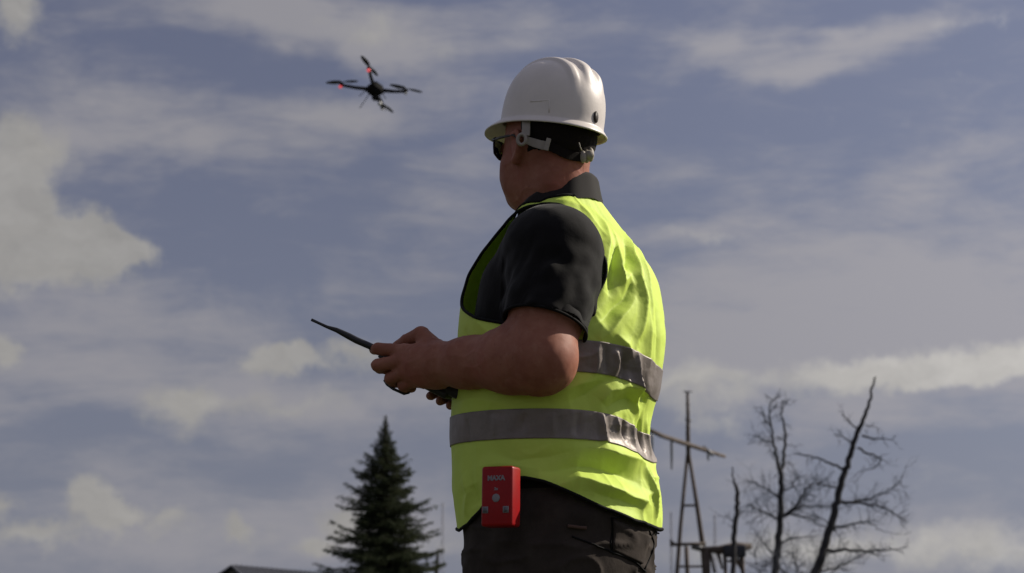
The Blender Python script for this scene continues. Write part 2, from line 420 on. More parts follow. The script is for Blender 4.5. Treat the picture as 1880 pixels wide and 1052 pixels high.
# z, left and right outline of the vest in the photograph, half width across the shoulders
PROF = [(.70, 852, 1200, .185), (.80, 850, 1200, .19), (.90, 846, 1210, .20), (.95, 842, 1213, .205), (1.0, 835, 1210, .21), (1.05, 834, 1197, .21), (1.10, 833, 1187, .212),
        (1.15, 834, 1194, .215), (1.20, 838, 1210, .215), (1.25, 842, 1218, .215), (1.30, 845, 1221, .216), (1.36, 850, 1216, .218), (1.40, 857, 1210, .217), (1.43, 863, 1204, .214),
        (1.477, 893, 1181, .192), (1.52, 925, 1148, .152), (1.557, 949, 1119, .108), (1.58, 972, 1103, .082), (1.60, 981, 1094, .070), (1.64, 983, 1090, .064), (1.75, 985, 1088, .07)]
ZT = np.linspace(.6, 1.75, 461)
def prof(dxl=0, dxr=0, dB=0.0, blur=.010):
    z = np.array([p[0] for p in PROF]); sc = FPX / (4.6 * math.cos(PITCH) + (z - CAM_Z) * math.sin(PITCH))
    xl = (np.array([p[1] for p in PROF]) + dxl - 940) / sc; xr = (np.array([p[2] for p in PROF]) - dxr - 940) / sc
    B = np.array([p[3] for p in PROF]) + dB
    cen = (xl + xr) / 2; half = (xr - xl) / 2
    A = np.sqrt(np.maximum(half ** 2 - (B * math.sin(YAW)) ** 2, .03 ** 2)) / math.cos(YAW)
    cf = (OX - cen) / math.cos(YAW)
    out = []
    k = np.exp(-np.linspace(-3, 3, 2 * int(3 * blur / .0025) + 1) ** 2 / 2); k /= k.sum()
    for a in (A, B, cf):
        t = np.interp(ZT, z, a); n = len(k) // 2
        out.append(np.convolve(np.pad(t, n, mode='edge'), k, 'valid'))
    return out
P_VEST = prof(); P_SHIRT = prof(28, 20, -.018)
NEXP = 2.15
def rho(b, T):
    A = np.interp(b[:, 2], ZT, T[0]); B = np.interp(b[:, 2], ZT, T[1]); cf = np.interp(b[:, 2], ZT, T[2])
    return (np.abs((b[:, 0] - cf) / A) ** NEXP + np.abs(b[:, 1] / B) ** NEXP) ** (1 / NEXP), np.minimum(A, B)
def torso_d(P, T, zlo, zhi):
    b = toB(P); r, m = rho(b, T)
    d = (r - 1) * m
    return np.maximum(d, np.maximum(b[:, 2] - zhi, zlo - b[:, 2]))

# vest surface: u = angle from the front towards the left, s = height, fanning over the shoulders above Z0
Z0, RM = 1.25, .22
def us_of(b):
    u = np.arctan2(b[..., 1], b[..., 0]); z = b[..., 2]
    e = np.arctan2(z - Z0, np.hypot(b[..., 0], b[..., 1]))
    return u, np.where(z < Z0, z, Z0 + e * RM)
def vest_base(u, s):
    u = np.asarray(u, float); s = np.asarray(s, float); e = np.clip((s - Z0) / RM, 0, R(86))
    d = np.stack([np.cos(u) * np.cos(e), np.sin(u) * np.cos(e), np.sin(e)], -1)
    o = np.stack([np.zeros_like(s), np.zeros_like(s), np.minimum(s, Z0)], -1)
    lo = np.full(u.shape, .02); hi = np.full(u.shape, .60)
    for _ in range(22):
        mid = (lo + hi) / 2; r, _m = rho((o + d * mid[:, None]), P_VEST)
        lo = np.where(r < 1, mid, lo); hi = np.where(r < 1, hi, mid)
    return o + d * lo[:, None]
def pix_us(px, py):
    """where the sight line through that photograph point meets the vest"""
    d = ray(px, py); t = np.linspace(4.0, 5.2, 1201) / d[1]; P = CAMP + d * t[:, None]
    r, _ = rho(toB(P), P_VEST)
    i = np.argmax(r < 1) if (r < 1).any() else np.argmin(r)
    u, s = us_of(toB(P[i])); return float(u) % (2 * math.pi), float(s)
# folds: (points in the photograph, height m, width m)
FOLDS = [
    ([(1108, 402), (1117, 436), (1116, 470), (1108, 505), (1106, 530)], .007, .008),
    ([(1122, 418), (1134, 455), (1138, 492), (1147, 515), (1163, 503)], .008, .008),
    ([(1143, 425), (1163, 470), (1172, 509), (1180, 546), (1180, 592), (1172, 630)], .008, .008),
    ([(1168, 452), (1182, 488), (1189, 540), (1194, 590)], .005, .007),
    ([(1131, 436), (1127, 470), (1122, 510), (1118, 540)], -.009, .010),
    ([(1150, 450), (1155, 480), (1152, 500)], -.008, .010),
    ([(1098, 590), (1125, 570), (1150, 545), (1162, 515)], -.013, .018),
    ([(1096, 628), (1125, 600), (1150, 575), (1168, 540)], .009, .013),
    ([(1128, 612), (1150, 632), (1160, 660)], .007, .010),
    ([(1185, 560), (1192, 620), (1190, 680)], .004, .009),
    ([(1200, 560), (1206, 620), (1204, 680)], -.004, .008),
    ([(1128, 640), (1135, 665), (1128, 700)], .005, .006), ([(1144, 645), (1148, 680), (1142, 708)], -.006, .006),
    ([(1168, 640), (1168, 690), (1165, 730), (1172, 760)], .010, .008), ([(1177, 690), (1180, 730), (1186, 745)], -.006, .007),
    ([(1104, 742), (1120, 718), (1150, 708), (1188, 722)], .010, .011),
    ([(1120, 750), (1150, 735), (1180, 745)], -.006, .009),
    ([(1040, 735), (1080, 728), (1110, 708), (1150, 690)], -.008, .014),
    ([(1000, 720), (1050, 712), (1100, 700)], .006, .013),
    ([(1106, 760), (1103, 790), (1108, 815)], .008, .007), ([(1130, 765), (1134, 800)], .004, .005), ([(1143, 768), (1146, 812)], -.007, .006),
    ([(1160, 770), (1164, 825)], .006, .007), ([(1176, 770), (1182, 830)], -.010, .007), ([(1186, 770), (1192, 840)], .006, .006),
    ([(1095, 822), (1130, 835), (1165, 845), (1185, 862)], .011, .012),
    ([(985, 868), (1040, 858), (1090, 855), (1140, 866), (1178, 885)], -.012, .015),
    ([(1010, 890), (1060, 880), (1110, 890), (1160, 915), (1190, 925)], .011, .013),
    ([(1090, 905), (1140, 918), (1180, 938)], -.007, .010), ([(1178, 858), (1190, 885), (1200, 925), (1204, 955)], .009, .007),
    ([(1188, 860), (1200, 885), (1208, 915)], -.007, .007),
    ([(1050, 925), (1110, 945), (1180, 962)], .005, .010),
    ([(900, 830), (950, 845), (1000, 840), (1060, 825)], -.005, .014), ([(880, 860), (930, 850), (985, 862)], .004, .012),
    ([(850, 870), (862, 905), (856, 950)], .006, .010), ([(868, 890), (878, 930)], -.007, .012), ([(845, 740), (880, 735), (930, 742)], .004, .010),
    ([(850, 600), (862, 640), (880, 680)], -.005, .012), ([(868, 580), (900, 610), (930, 640)], .005, .012),
    ([(1000, 368), (1030, 372), (1065, 382), (1095, 405)], .004, .010), ([(1060, 368), (1095, 385), (1125, 410)], -.003, .012),
    ([(860, 770), (858, 820)], -.003, .006), ([(910, 760), (913, 805)], .0025, .005), ([(962, 755), (958, 800)], -.003, .006), ([(1010, 752), (1014, 800)], .0025, .006), ([(1060, 752), (1056, 800)], -.003, .006),
    ([(1095, 636), (1092, 690)], .004, .006), ([(1108, 640), (1112, 690)], -.004, .006),
]
FOLD_US = []
for pts, hgt, wid in FOLDS:
    us = [pix_us(*p) for p in pts]
    FOLD_US.append((np.array([(u * .205, s) for u, s in us]), hgt, wid))
# folds on the side the camera does not see, so that the vest is creased all round
for _ in range(26):
    u0 = rng.uniform(215, 350); s0 = rng.uniform(1.0, 1.5); a = rng.normal(90, 35)
    ln = rng.uniform(.05, .16)
    FOLD_US.append((np.array([(R(u0) * .205 + t * ln * math.cos(R(a)) + .01 * math.sin(3 * t), s0 + t * ln * math.sin(R(a))) for t in (-.5, 0, .5)]), rng.choice([-1, 1]) * rng.uniform(.003, .008), rng.uniform(.007, .013)))
def seg_dist(X, a, b):
    ab = b - a; h = np.clip(((X - a) @ ab) / (ab @ ab + 1e-12), 0, 1)
    return np.linalg.norm(X - a - h[:, None] * ab, axis=1), h
def fold_disp(u, s):
    u = np.mod(u, 2 * math.pi); X = np.stack([u * .205, s], -1); out = np.zeros(len(u))
    wob = vnoise(np.stack([X[:, 0], X[:, 1], 0 * u], -1), 22, 3) * .004
    Xw = X + np.stack([wob, -wob], -1)
    for pl, hgt, wid in FOLD_US:
        best = np.full(len(u), 9.); tt = np.zeros(len(u)); n = len(pl) - 1
        near = (np.abs(Xw[:, 0] - pl[:, 0].mean()) < np.ptp(pl[:, 0]) / 2 + 5 * wid) & (np.abs(Xw[:, 1] - pl[:, 1].mean()) < np.ptp(pl[:, 1]) / 2 + 5 * wid)
        if not near.any(): continue
        Xn = Xw[near]; bb = best[near]; tn = tt[near]
        for i in range(n):
            d, h = seg_dist(Xn, pl[i], pl[i + 1]); m = d < bb; bb = np.where(m, d, bb); tn = np.where(m, (i + h) / n, tn)
        amp = np.sin(np.clip(tn, .02, .98) * math.pi) ** .55
        x = bb / wid
        out[near] += 1.35 * hgt * amp * np.where(x < 3.5, .62 * np.exp(-x * 1.1) * (1 + x * 1.1) + .5 * np.exp(-x * 1.7) - .14 * np.exp(-(x - 2.2) ** 2), 0)
    P = np.stack([np.cos(u) * .2, np.sin(u) * .2, s], -1)
    rid = 1 - np.abs(vnoise(P * np.array([1, 1, .38]) + .02 * vnoise(P, 8, 31)[:, None], 21, 8)); rid2 = 1 - np.abs(vnoise(P * np.array([.8, .8, 1.2]) + .03 * vnoise(P, 7, 32)[:, None], 15, 18))
    out += .0045 * rid ** 5 * np.clip(vnoise(P, 5, 41) + .35, 0, 1) + .0045 * rid2 ** 6 * np.clip(vnoise(P, 5, 42) + .2, 0, 1)
    out += vnoise(P, 9, 1) * .0035 + vnoise(P * np.array([1, 1, .6]), 24, 2) * .0016 + vnoise(P, 60, 5) * .0005
    return out
def smooth_curve(pts, n, closed=True):
    pts = np.asarray(pts, float); m = len(pts); out = []
    segs = m if closed else m - 1
    for i in range(segs):
        g = lambda k: pts[k % m] if closed else pts[min(max(k, 0), m - 1)]
        p0, p1, p2, p3 = g(i - 1), g(i), g(i + 1), g(i + 2)
        for t in np.linspace(0, 1, n // segs, endpoint=False):
            out.append(.5 * ((2 * p1) + (-p0 + p2) * t + (2 * p0 - 5 * p1 + 4 * p2 - p3) * t * t + (-p0 + 3 * p1 - 3 * p2 + p3) * t ** 3))
    if not closed: out.append(pts[-1])
    return np.array(out)
ARM = [(0, .106, 1.556), (.05, .102, 1.538), (.11, .112, 1.49), (.155, .108, 1.44), (.165, .118, 1.400), (.148, .150, 1.362), (.10, .195, 1.333), (.043, .21, 1.314),
       (-.03, .215, 1.302), (-.09, .20, 1.305), (-.135, .17, 1.335), (-.155, .145, 1.375), (-.16, .132, 1.410), (-.15, .125, 1.452), (-.115, .113, 1.508), (-.06, .106, 1.546)]
aus = np.stack(us_of(np.array(ARM)), -1)
ARM_L = smooth_curve(aus, 160); ARM2 = np.array([(a, b + .034 * float(np.clip((c - 1.38) / .12, 0, 1)), c - .018 * float(np.clip((c - 1.45) / .1, 0, 1))) for a, b, c in ARM])  # right armhole cut smaller to keep sun off the vest's inner front
ARM_R = smooth_curve(np.stack(us_of(ARM2), -1), 160) * np.array([-1, 1])
NECK = np.array([(.12, 0, 1.500), (.10, .020, 1.508), (.08, .036, 1.518), (.045, .064, 1.535), (0, .090, 1.548), (-.045, .076, 1.562), (-.07, 0, 1.587)])
nu, ns = us_of(NECK)
def s_neck(u):
    w = np.abs((u + math.pi) % (2 * math.pi) - math.pi); return np.interp(w, nu, ns)
# hem height around the body, read off the photograph
HEMPX = [(845, 974), (862, 962), (885, 935), (905, 905), (930, 882), (962, 876), (1000, 884), (1050, 905), (1105, 932), (1160, 955), (1208, 971)]
hu = [pix_us(*p) for p in HEMPX]
hu = sorted([(u if u < math.pi * 1.5 else u, s) for u, s in hu])
HU = np.array([0.0] + [R(20)] + [u for u, s in hu if R(25) < u < R(208)] + [R(225), R(270), R(330), R(360)])
HS = np.array([.93, .928] + [s for u, s in hu if R(25) < u < R(208)] + [.925, 1.0, .94, .93])
hemk = np.interp(np.linspace(0, 2 * math.pi, 721), HU, HS)
kk = np.exp(-np.linspace(-2, 2, 17) ** 2); kk /= kk.sum()
hemk = np.convolve(np.concatenate([hemk[-9:-1], hemk, hemk[1:9]]), kk, 'valid')
def s_hem(u): return np.interp(np.mod(u, 2 * math.pi), np.linspace(0, 2 * math.pi, 721), hemk)
def vest_pt(u, s, off=0.0):
    u = np.asarray(u, float); s = np.asarray(s, float)
    b = vest_base(u, s); e = .004
    du = vest_base(u + e * 4, s) - b; ds = vest_base(u, s + e) - b
    n = np.cross(du, ds); n /= np.linalg.norm(n, axis=1, keepdims=True) + 1e-12
    b = b + n * (fold_disp(u, s) + off)[:, None]
    return O3 + b[:, :1] * F3 + b[:, 1:2] * L3 + b[:, 2:] * U3
def inpoly(X, poly):
    ins = np.zeros(len(X), bool); j = len(poly) - 1
    for i in range(len(poly)):
        a, b = poly[i], poly[j]
        c = ((a[1] > X[:, 1]) != (b[1] > X[:, 1])) & (X[:, 0] < (b[0] - a[0]) * (X[:, 1] - a[1]) / (b[1] - a[1] + 1e-15) + a[0])
        ins ^= c; j = i
    return ins

PERSON = empty('person', (OX, 0, 0), 'worker in yellow-green vest and white hard hat, seen from behind, holding a controller', 'person')

def make_vest():
    NU, NV = 440, 250
    uu = np.linspace(-math.pi, math.pi, NU, endpoint=False); vv = np.linspace(0, 1, NV)
    U, Vv = np.meshgrid(uu, vv, indexing='ij')
    Sx = s_hem(U) + (s_neck(U) - s_hem(U)) * Vv
    u = U.ravel().copy(); s = Sx.ravel().copy()
    X = np.stack([u, s], -1)
    cut = np.zeros(len(u), bool)
    idx = np.arange(NU * NV).reshape(NU, NV)
    F = np.stack([idx, np.roll(idx, -1, 0)], 0)
    f = np.stack([idx[:, :-1], np.roll(idx, -1, 0)[:, :-1], np.roll(idx, -1, 0)[:, 1:], idx[:, 1:]], -1).reshape(-1, 4)
    for poly in (ARM_L, ARM_R): cut |= inpoly(X, poly)
    kf = ~(cut[f].any(1)); dead = ~kf
    # vertices of kept faces that touch a removed face are pulled onto the armhole line
    onb = np.zeros(len(u), bool); onb[f[dead].ravel()] = True; kept = np.zeros(len(u), bool); kept[f[kf].ravel()] = True
    b = np.nonzero(onb & kept)[0]
    W_ = np.array([.205, 1.0])
    for i in b:
        best = None
        poly = ARM_L if u[i] > 0 else ARM_R
        d = np.hypot((poly[:, 0] - u[i]) * .205, poly[:, 1] - s[i]); j = d.argmin()
        for k in (j - 1, j):
            a_, b_ = poly[k] * W_, poly[(k + 1) % len(poly)] * W_; x = np.array([u[i], s[i]]) * W_
            h = np.clip((x - a_) @ (b_ - a_) / ((b_ - a_) @ (b_ - a_) + 1e-12), 0, 1); p = a_ + h * (b_ - a_)
            dd = np.linalg.norm(p - x)
            if best is None or dd < best[0]: best = (dd, p / W_)
        u[i], s[i] = best[1]
    f = f[kf]
    use = np.unique(f); re = -np.ones(len(u), int); re[use] = np.arange(len(use))
    P = vest_pt(u[use], s[use]); f = re[f].astype(np.int32)
    o = mesh_obj('vest', P, f, M['vest'], PERSON)
    md = o.modifiers.new('thickness', 'SOLIDIFY'); md.thickness = .0012; md.offset = -1
    tag(o, 'bright yellow-green hi-vis vest with black edging')
    # reflective bands
    def band(s0, s1, amp):
        ub = np.linspace(-math.pi, math.pi, 500, endpoint=False); vb = np.linspace(0, 1, 26)
        Ub, Vb = np.meshgrid(ub, vb, indexing='ij')
        back = np.exp(-((np.mod(Ub, 2 * math.pi) - R(200)) / R(42)) ** 2)
        Sb = s0 + (s1 - s0) * Vb + amp * back
        Pb = vest_pt(Ub.ravel(), Sb.ravel(), .0022); i = np.arange(500 * 26).reshape(500, 26)
        fb = np.stack([i[:, :-1], np.roll(i, -1, 0)[:, :-1], np.roll(i, -1, 0)[:, 1:], i[:, 1:]], -1).reshape(-1, 4)
        k_ = mesh_obj('reflective_band', Pb, fb, M['band'], o)
        m2 = k_.modifiers.new('thickness', 'SOLIDIFY'); m2.thickness = .0012; m2.offset = -1
        return k_
    tag(band(1.085, 1.142, -.033), 'lower grey reflective band'); tag(band(1.213, 1.274, -.036), 'upper grey reflective band')
    # black edging
    def edge(us, closed=True, r=.0034):
        P_ = vest_pt(us[:, 0], us[:, 1], .0004); mb = MB(); mb.tube(list(P_), r, 6, closed=closed); mb.build('edging', M['piping'], o)
    edge(ARM_L[::1]); edge(ARM_R[::1])
    ua = np.linspace(-math.pi, math.pi, 300, endpoint=False)
    edge(np.stack([ua, s_hem(ua)], -1)); edge(np.stack([ua, s_neck(ua)], -1))
    return o
VEST = make_vest()

# ------------------------------------------------------------------ body
HYAW = R(50); hp = R(5)
HC = W(1003, 268, 0.0)
HF = V3(-math.cos(HYAW) * math.cos(hp), math.sin(HYAW) * math.cos(hp), math.sin(hp))
HL = V3(-math.sin(HYAW), -math.cos(HYAW), 0); HL = HL + V3(0, 0, .06); HL /= np.linalg.norm(HL)
HU_ = np.cross(HF, HL); HU_ = HU_ / np.linalg.norm(HU_); HL = np.cross(HU_, HF)
if HU_[2] < 0: HU_ = -HU_
HAX = np.array([HF, HL, HU_])
def H(f, l, u): return HC + HF * f + HL * l + HU_ * u
# left arm: joints from the photograph
SH_L = W(1024, 462, -.185); EL_L = W(990, 659, -.255); WR_L = W(808, 668, -.105)
UA_dir = (EL_L - SH_L) / np.linalg.norm(EL_L - SH_L)
FA = [EL_L, EL_L + (WR_L - EL_L) * .28, EL_L + (WR_L - EL_L) * .72, WR_L]; FR = [.062, .060, .0445, .0395]
CG = V3(-.166, .077, .090); CG /= np.linalg.norm(CG); CR_ = V3(.454, .891, 0); CR_ /= np.linalg.norm(CR_)
CN = np.cross(CR_, CG); CN = CN if CN[2] > 0 else -CN
CC = W(772, 687, -.045) + CR_ * .10
LH = dict(
    index=([W(742, 645, -.070), W(694, 640, -.050), W(688, 641, -.022), W(697, 644, -.004)], [.0145, .0118, .0105, .0095]),
    middle=([W(738, 662, -.078), W(694, 671, -.062), W(697, 676, -.036), W(712, 678, -.020)], [.0145, .0122, .0108, .010]),
    ring=([W(744, 682, -.078), W(716, 695, -.062), W(722, 703, -.038), W(738, 704, -.022)], [.014, .0118, .0105, .0095]),
    pinky=([W(760, 698, -.072), W(739, 708, -.060), W(744, 713, -.040), W(756, 713, -.025)], [.013, .0105, .0095, .0088]),
    thumb=([W(797, 640, -.085), W(772, 614, -.060), W(745, 626, -.030), W(728, 636, -.010)], [.021, .0158, .0125, .0105]))
MC = [(W(800, 655, -.10), W(742, 645, -.072)), (W(800, 668, -.105), W(740, 662, -.078)), (W(798, 682, -.10), W(746, 682, -.078)), (W(796, 692, -.092), W(762, 697, -.072))]
SH_R = Bd(.03, -.185, 1.42); EL_R = Bd(.0, -.27, 1.20); WR_R = W(868, 712, .215)
RH = []
for i, (px, py, yy) in enumerate([(790, 727, .130), (808, 737, .118), (826, 745, .108), (842, 748, .10)]):
    kn = CC + CR_ * (.118) + CG * (.055 - .024 * i) - CN * .005
    mid_ = CC + CR_ * (.115) + CG * (.055 - .024 * i) - CN * .034
    tip = W(px, py, yy - .03)
    RH.append(([kn, mid_, tip], [.012, .0115, .0095]))
def f_head(P, ears=True):
    d = ell(P, H(-.008, 0, .022), (.100, .083, .100), HAX)
    d = smin(d, ell(P, H(.030, 0, -.055), (.064, .066, .083), HAX), .03)
    d = smin(d, ell(P, H(.012, 0, -.090), (.050, .058, .046), HAX), .03)
    d = smin(d, ell(P, H(.043, .032, -.058), (.034, .031, .040), HAX), .02)
    d = smin(d, ell(P, H(.043, -.032, -.058), (.034, .031, .040), HAX), .02)
    d = smin(d, ell(P, H(.060, 0, -.112), (.022, .026, .018), HAX), .02)
    d = smin(d, cap(P, H(.094, 0, -.012), H(.112, 0, -.048), .009, .013), .012)      # nose
    d = smin(d, cap(P, H(.100, -.011, -.052), H(.100, .011, -.052), .008, .008), .008)
    d = smin(d, ell(P, H(.088, 0, -.084), (.011, .024, .008), HAX), .008)            # lips
    for sgn in (1, -1):                                                              # eye sockets, ears
        d = -smin(-d, ell(P, H(.098, .031 * sgn, -.005), (.014, .019, .012), HAX), .012)
        d = smin(d, ell(P, H(.088, .031 * sgn, -.006), (.012, .013, .012), HAX), .004)
        if not ears: continue
        rim = [H(.006, .080 * sgn, -.016), H(.003, .088 * sgn, .006), H(-.014, .092 * sgn, .010), H(-.026, .094 * sgn, -.006), H(-.020, .089 * sgn, -.028), H(-.005, .082 * sgn, -.048), H(.004, .077 * sgn, -.040)]
        ear = chain(P, rim, [.0045, .005, .0055, .0055, .005, .0068, .004], .003)
        ear = smin(ear, ell(P, H(-.010, .083 * sgn, -.016), (.017, .005, .026), HAX), .004)
        d = smin(d, ear, .006)
    return d
def f_body(P):
    P = np.asarray(P); d = np.full(len(P), .5)
    def grp(lo, hi, fn, k):
        m = np.all((P > np.minimum(lo, hi) - .07) & (P < np.maximum(lo, hi) + .07), axis=1)
        if m.any(): d[m] = smin(d[m], fn(P[m]), k)
    # where no group is near, the distance to the core guides the coarse pass
    core = torso_d(P, P_CORE, .78, 1.53)
    d[:] = np.minimum(d, core)
    grp(HC - .16, HC + .16, f_head, .02)
    def neck(Q):
        e = cap(Q, H(-.026, 0, -.03), Bd(.0, 0, 1.47), .062, .070)
        e = smin(e, ell(Q, H(-.062, 0, -.085), (.035, .055, .05), HAX), .03)
        return e
    grp(HC - V3(.1, .1, .30), HC + V3(.12, .12, .05), neck, .035)
    def larm(Q):
        e = cap(Q, SH_L, SH_L + (EL_L - SH_L) * .55, .066, .067); e = smin(e, cap(Q, SH_L + (EL_L - SH_L) * .5, EL_L, .067, .064), .03)
        e = smin(e, chain(Q, FA, FR, .03), .028)
        e = smin(e, ell(Q, EL_L + V3(.012, -.002, -.004), (.052, .05, .052)), .03)
        return e
    grp(np.min([SH_L, EL_L, WR_L], 0) - .08, np.max([SH_L, EL_L, WR_L], 0) + .08, larm, .03)
    def rarm(Q):
        e = chain(Q, [SH_R, EL_R, WR_R], [.070, .052, .036], .03); return e
    grp(np.min([SH_R, EL_R, WR_R], 0) - .08, np.max([SH_R, EL_R, WR_R], 0) + .08, rarm, .03)
    def lhand(Q):
        e = None
        for a, b in MC:
            g = cap(Q, a, b, .0215, .0155); e = g if e is None else smin(e, g, .016)
        e = smin(e, ell(Q, W(782, 672, -.095), (.032, .022, .032)), .02)
        e = smin(e, cap(Q, WR_L, W(785, 668, -.095), .0405, .030), .03)
        for n_, (p_, r_) in LH.items():
            e = smin(e, chain(Q, p_, r_, .003), .014 if n_ == 'thumb' else .0045)
        return e
    grp(W(670, 600, -.1) - .03, W(830, 720, .03) + .03, lhand, .012)
    def rhand(Q):
        ctr = CC + CR_ * .135 - CN * .004 + CG * .01
        e = ell(Q, ctr, (.034, .020, .045), np.array([CG, CR_, CN])); e = smin(e, cap(Q, WR_R, ctr, .034, .026), .03)
        for p_, r_ in RH: e = smin(e, chain(Q, p_, r_, .003), .008)
        e = smin(e, chain(Q, [ctr + CN * .01, CC + CR_ * .11 + CN * .035, CC + CR_ * .085 + CG * .02 + CN * .034], [.018, .013, .010], .004), .012)
        return e
    grp(np.minimum(CC - .12, WR_R), np.maximum(CC + .2, WR_R), rhand, .012)
    return d
P_CORE = prof(48, 34, -.04)
v, f = sdf_mesh(f_body, (-.36, -.40, .76), (.42, .46, 1.86), .0026)
v = relax(v, f, 2, .4)
# veins, knuckle creases and small unevenness
nn = vnormals(v, f); arm_ax = (WR_L - EL_L) / np.linalg.norm(WR_L - EL_L); ta = (v - EL_L) @ arm_ax
hand = np.exp(-(np.linalg.norm(v - W(740, 665, -.07), axis=1) / .055) ** 2)
vein = (1 - np.abs(vnoise(v * np.array([1, 1, 1.5]), 26, 51))) ** 8 * .0011 * np.clip(ta / .1, 0, 1)
crease = -(1 - np.abs(vnoise(v, 42, 52))) ** 6 * .0012 * np.exp(-((ta - .035) / .04) ** 2)
v = v + nn * (vnoise(v, 30, 4) * .0012 + vnoise(v, 90, 6) * .0003 + vein + crease + hand * vnoise(v, 150, 7) * .0006)[:, None]
BODY = mesh_obj('body', v, f, M['skin'], PERSON)

# hair: close cropped, under the hat and down to the nape
def f_hair(P):
    d = f_head(P, False) - .006 + vnoise(P, 160, 9) * .0012
    q_ = (P - HC) @ HAX.T
    line = -.046 - .016 * np.clip((-q_[:, 0] - .02) / .06, 0, 1.2) + .0025 * np.sin(q_[:, 1] * 190)
    side = q_[:, 0] + .018
    earcut = .030 - np.hypot(q_[:, 0] + .006, q_[:, 2] + .012)
    return np.maximum.reduce([d, line - q_[:, 2], side, earcut])
v, f = sdf_mesh(f_hair, HC - .15, HC + .15, .003)
HAIR = mesh_obj('hair', v, f, M['hair'], PERSON); tag(HAIR, 'short dark hair under the hat')

# ------------------------------------------------------------------ shirt: trunk and sleeves
def sleeve(P, sh, el, r0, r1, tcut, tilt):
    ax = el - sh; Ln = np.linalg.norm(ax); ax = ax / Ln
    e = cap(P, sh + V3(0, 0, .0), sh + ax * Ln * 1.1, r0, r1)
    n = ax + tilt; n = n / np.linalg.norm(n)
    hem = sh + ax * Ln * tcut
    cutp = (P - hem) @ n
    inner = cap(P, hem - ax * .06, hem + ax * .1, r1 - .007, r1 - .004)
    return np.maximum(np.maximum(e, cutp), -inner)
def f_shirt(P):
    d = torso_d(P, P_SHIRT, .99, 1.57)
    d = smin(d, ell(P, Bd(-.045, .145, 1.470), (.080, .080, .070)), .05)
    d = smin(d, ell(P, Bd(.02, -.140, 1.435), (.088, .085, .095)), .05)
    d = smin(d, ell(P, Bd(.085, -.13, 1.36), (.07, .075, .11)), .05)  # unseen bulge added to stop sun leaking in through the right armhole
    neckhole = cap(P, Bd(0, 0, 1.56), H(-.02, 0, -.06), .072, .072)
    for sh, el, r0, r1, tc, tl in ((SH_L, EL_L, .083, .084, .70, V3(-.10, 0, 0)), (SH_R, EL_R, .078, .082, .62, V3(0, 0, 0))):
        e = sleeve(P, sh, el, r0, r1, tc, tl); d = smin(d, e, .012) if False else np.minimum(smin(d, np.maximum(e, (P - (sh + (el - sh) * .35)) @ (el - sh)), .045), e)
    return d
v, f = sdf_mesh(f_shirt, (-.30, -.40, .95), (.42, .46, 1.62), .0032)
v = relax(v, f, 3, .5); nn = vnormals(v, f)
ax = UA_dir; t_ = (v - SH_L) @ ax; w_ = np.clip(t_ / .06, 0, 1) * np.clip((.22 - t_) / .02, .3, 1)
q2 = v - SH_L - t_[:, None] * ax
ang = np.arctan2(q2 @ V3(1, 0, 0), q2 @ V3(0, -1, 0))
near = np.linalg.norm(q2, axis=1) < .11
wr = vnoise(np.stack([ang * .9, t_ * 26, 0 * t_], -1), 1.4, 11) * .0048 + vnoise(np.stack([ang * 2.2 + t_ * 9, t_ * 16, 0 * t_], -1), 1.6, 12) * .0034
v = v + nn * (np.where(near, wr * w_, 0) + vnoise(v, 14, 13) * .003 + vnoise(v, 40, 14) * .0012)[:, None]
SHIRT = mesh_obj('shirt', v, f, M['shirt'], PERSON); tag(SHIRT, 'black short-sleeved polo shirt')
# sleeve hem seam, shoulder seam
def ring_on_sleeve(t, r, tilt, rr, name):
    a = UA_dir; Ln = np.linalg.norm(EL_L - SH_L); c = SH_L + a * Ln * t
    e1 = np.cross(a, V3(0, 1, 0)); e1 /= np.linalg.norm(e1); e2 = np.cross(a, e1); n = a + tilt; n /= np.linalg.norm(n); pts = []
    for k in range(64):
        d = e1 * math.cos(k * math.pi / 32) + e2 * math.sin(k * math.pi / 32)
        p = c + d * r; h = ((c - p) @ n) / (a @ n); pts.append(p + a * h)
    mb = MB(); mb.tube(pts, rr, 6, closed=True); return mb.build(name, M['piping'], SHIRT)
ring_on_sleeve(.70, .0815, V3(-.10, 0, 0), .0030, 'sleeve_hem')

# polo collar: a band that stands round the neck and folds over
def make_collar():
    NU, NV = 120, 22; vs = []
    top = [(1.0)]
    for i in range(NU):
        u = 2 * math.pi * i / NU; c, s_ = math.cos(u), math.sin(u)
        back = .5 - .5 * c                                   # 0 front, 1 back
        zt = 1.548 + .083 * back ** .95; zb = zt - .046
        rt_f, rt_l = .076, .087; rb_f, rb_l = .079, .091
        cf0 = .006 - .002 * back
        # inner face up, over the fold, outer face down
        for j in range(NV):
            t = j / (NV - 1)
            if t < .4: k = t / .4; z = zb - .01 + (zt - zb + .01) * k; rf = rb_f - .008 + (rt_f - rb_f) * k; rl = rb_l - .008 + (rt_l - rb_l) * k
            elif t < .5:
                k = (t - .4) / .1; z = zt + .004 * math.sin(k * math.pi); rf = rt_f - .008 + .012 * k; rl = rt_l - .008 + .012 * k
            else: k = (t - .5) / .5; z = zt + (zb - .006 - zt) * k; rf = rt_f + .003 + .009 * k ** 1.2; rl = rt_l + .003 + .014 * k ** 1.2
            wv = .0010 * math.sin(5 * u + 2) + .0006 * math.sin(11 * u)
            vs.append(Bd(cf0 + (rf + wv) * c, (rl + wv) * s_, z + .002 * math.sin(3 * u)))
    i = np.arange(NU * NV).reshape(NU, NV)
    fs = np.stack([i[:, :-1], np.roll(i, -1, 0)[:, :-1], np.roll(i, -1, 0)[:, 1:], i[:, 1:]], -1).reshape(-1, 4)
    o = mesh_obj('collar', vs, fs.astype(np.int32), M['collar'], SHIRT)
make_collar()

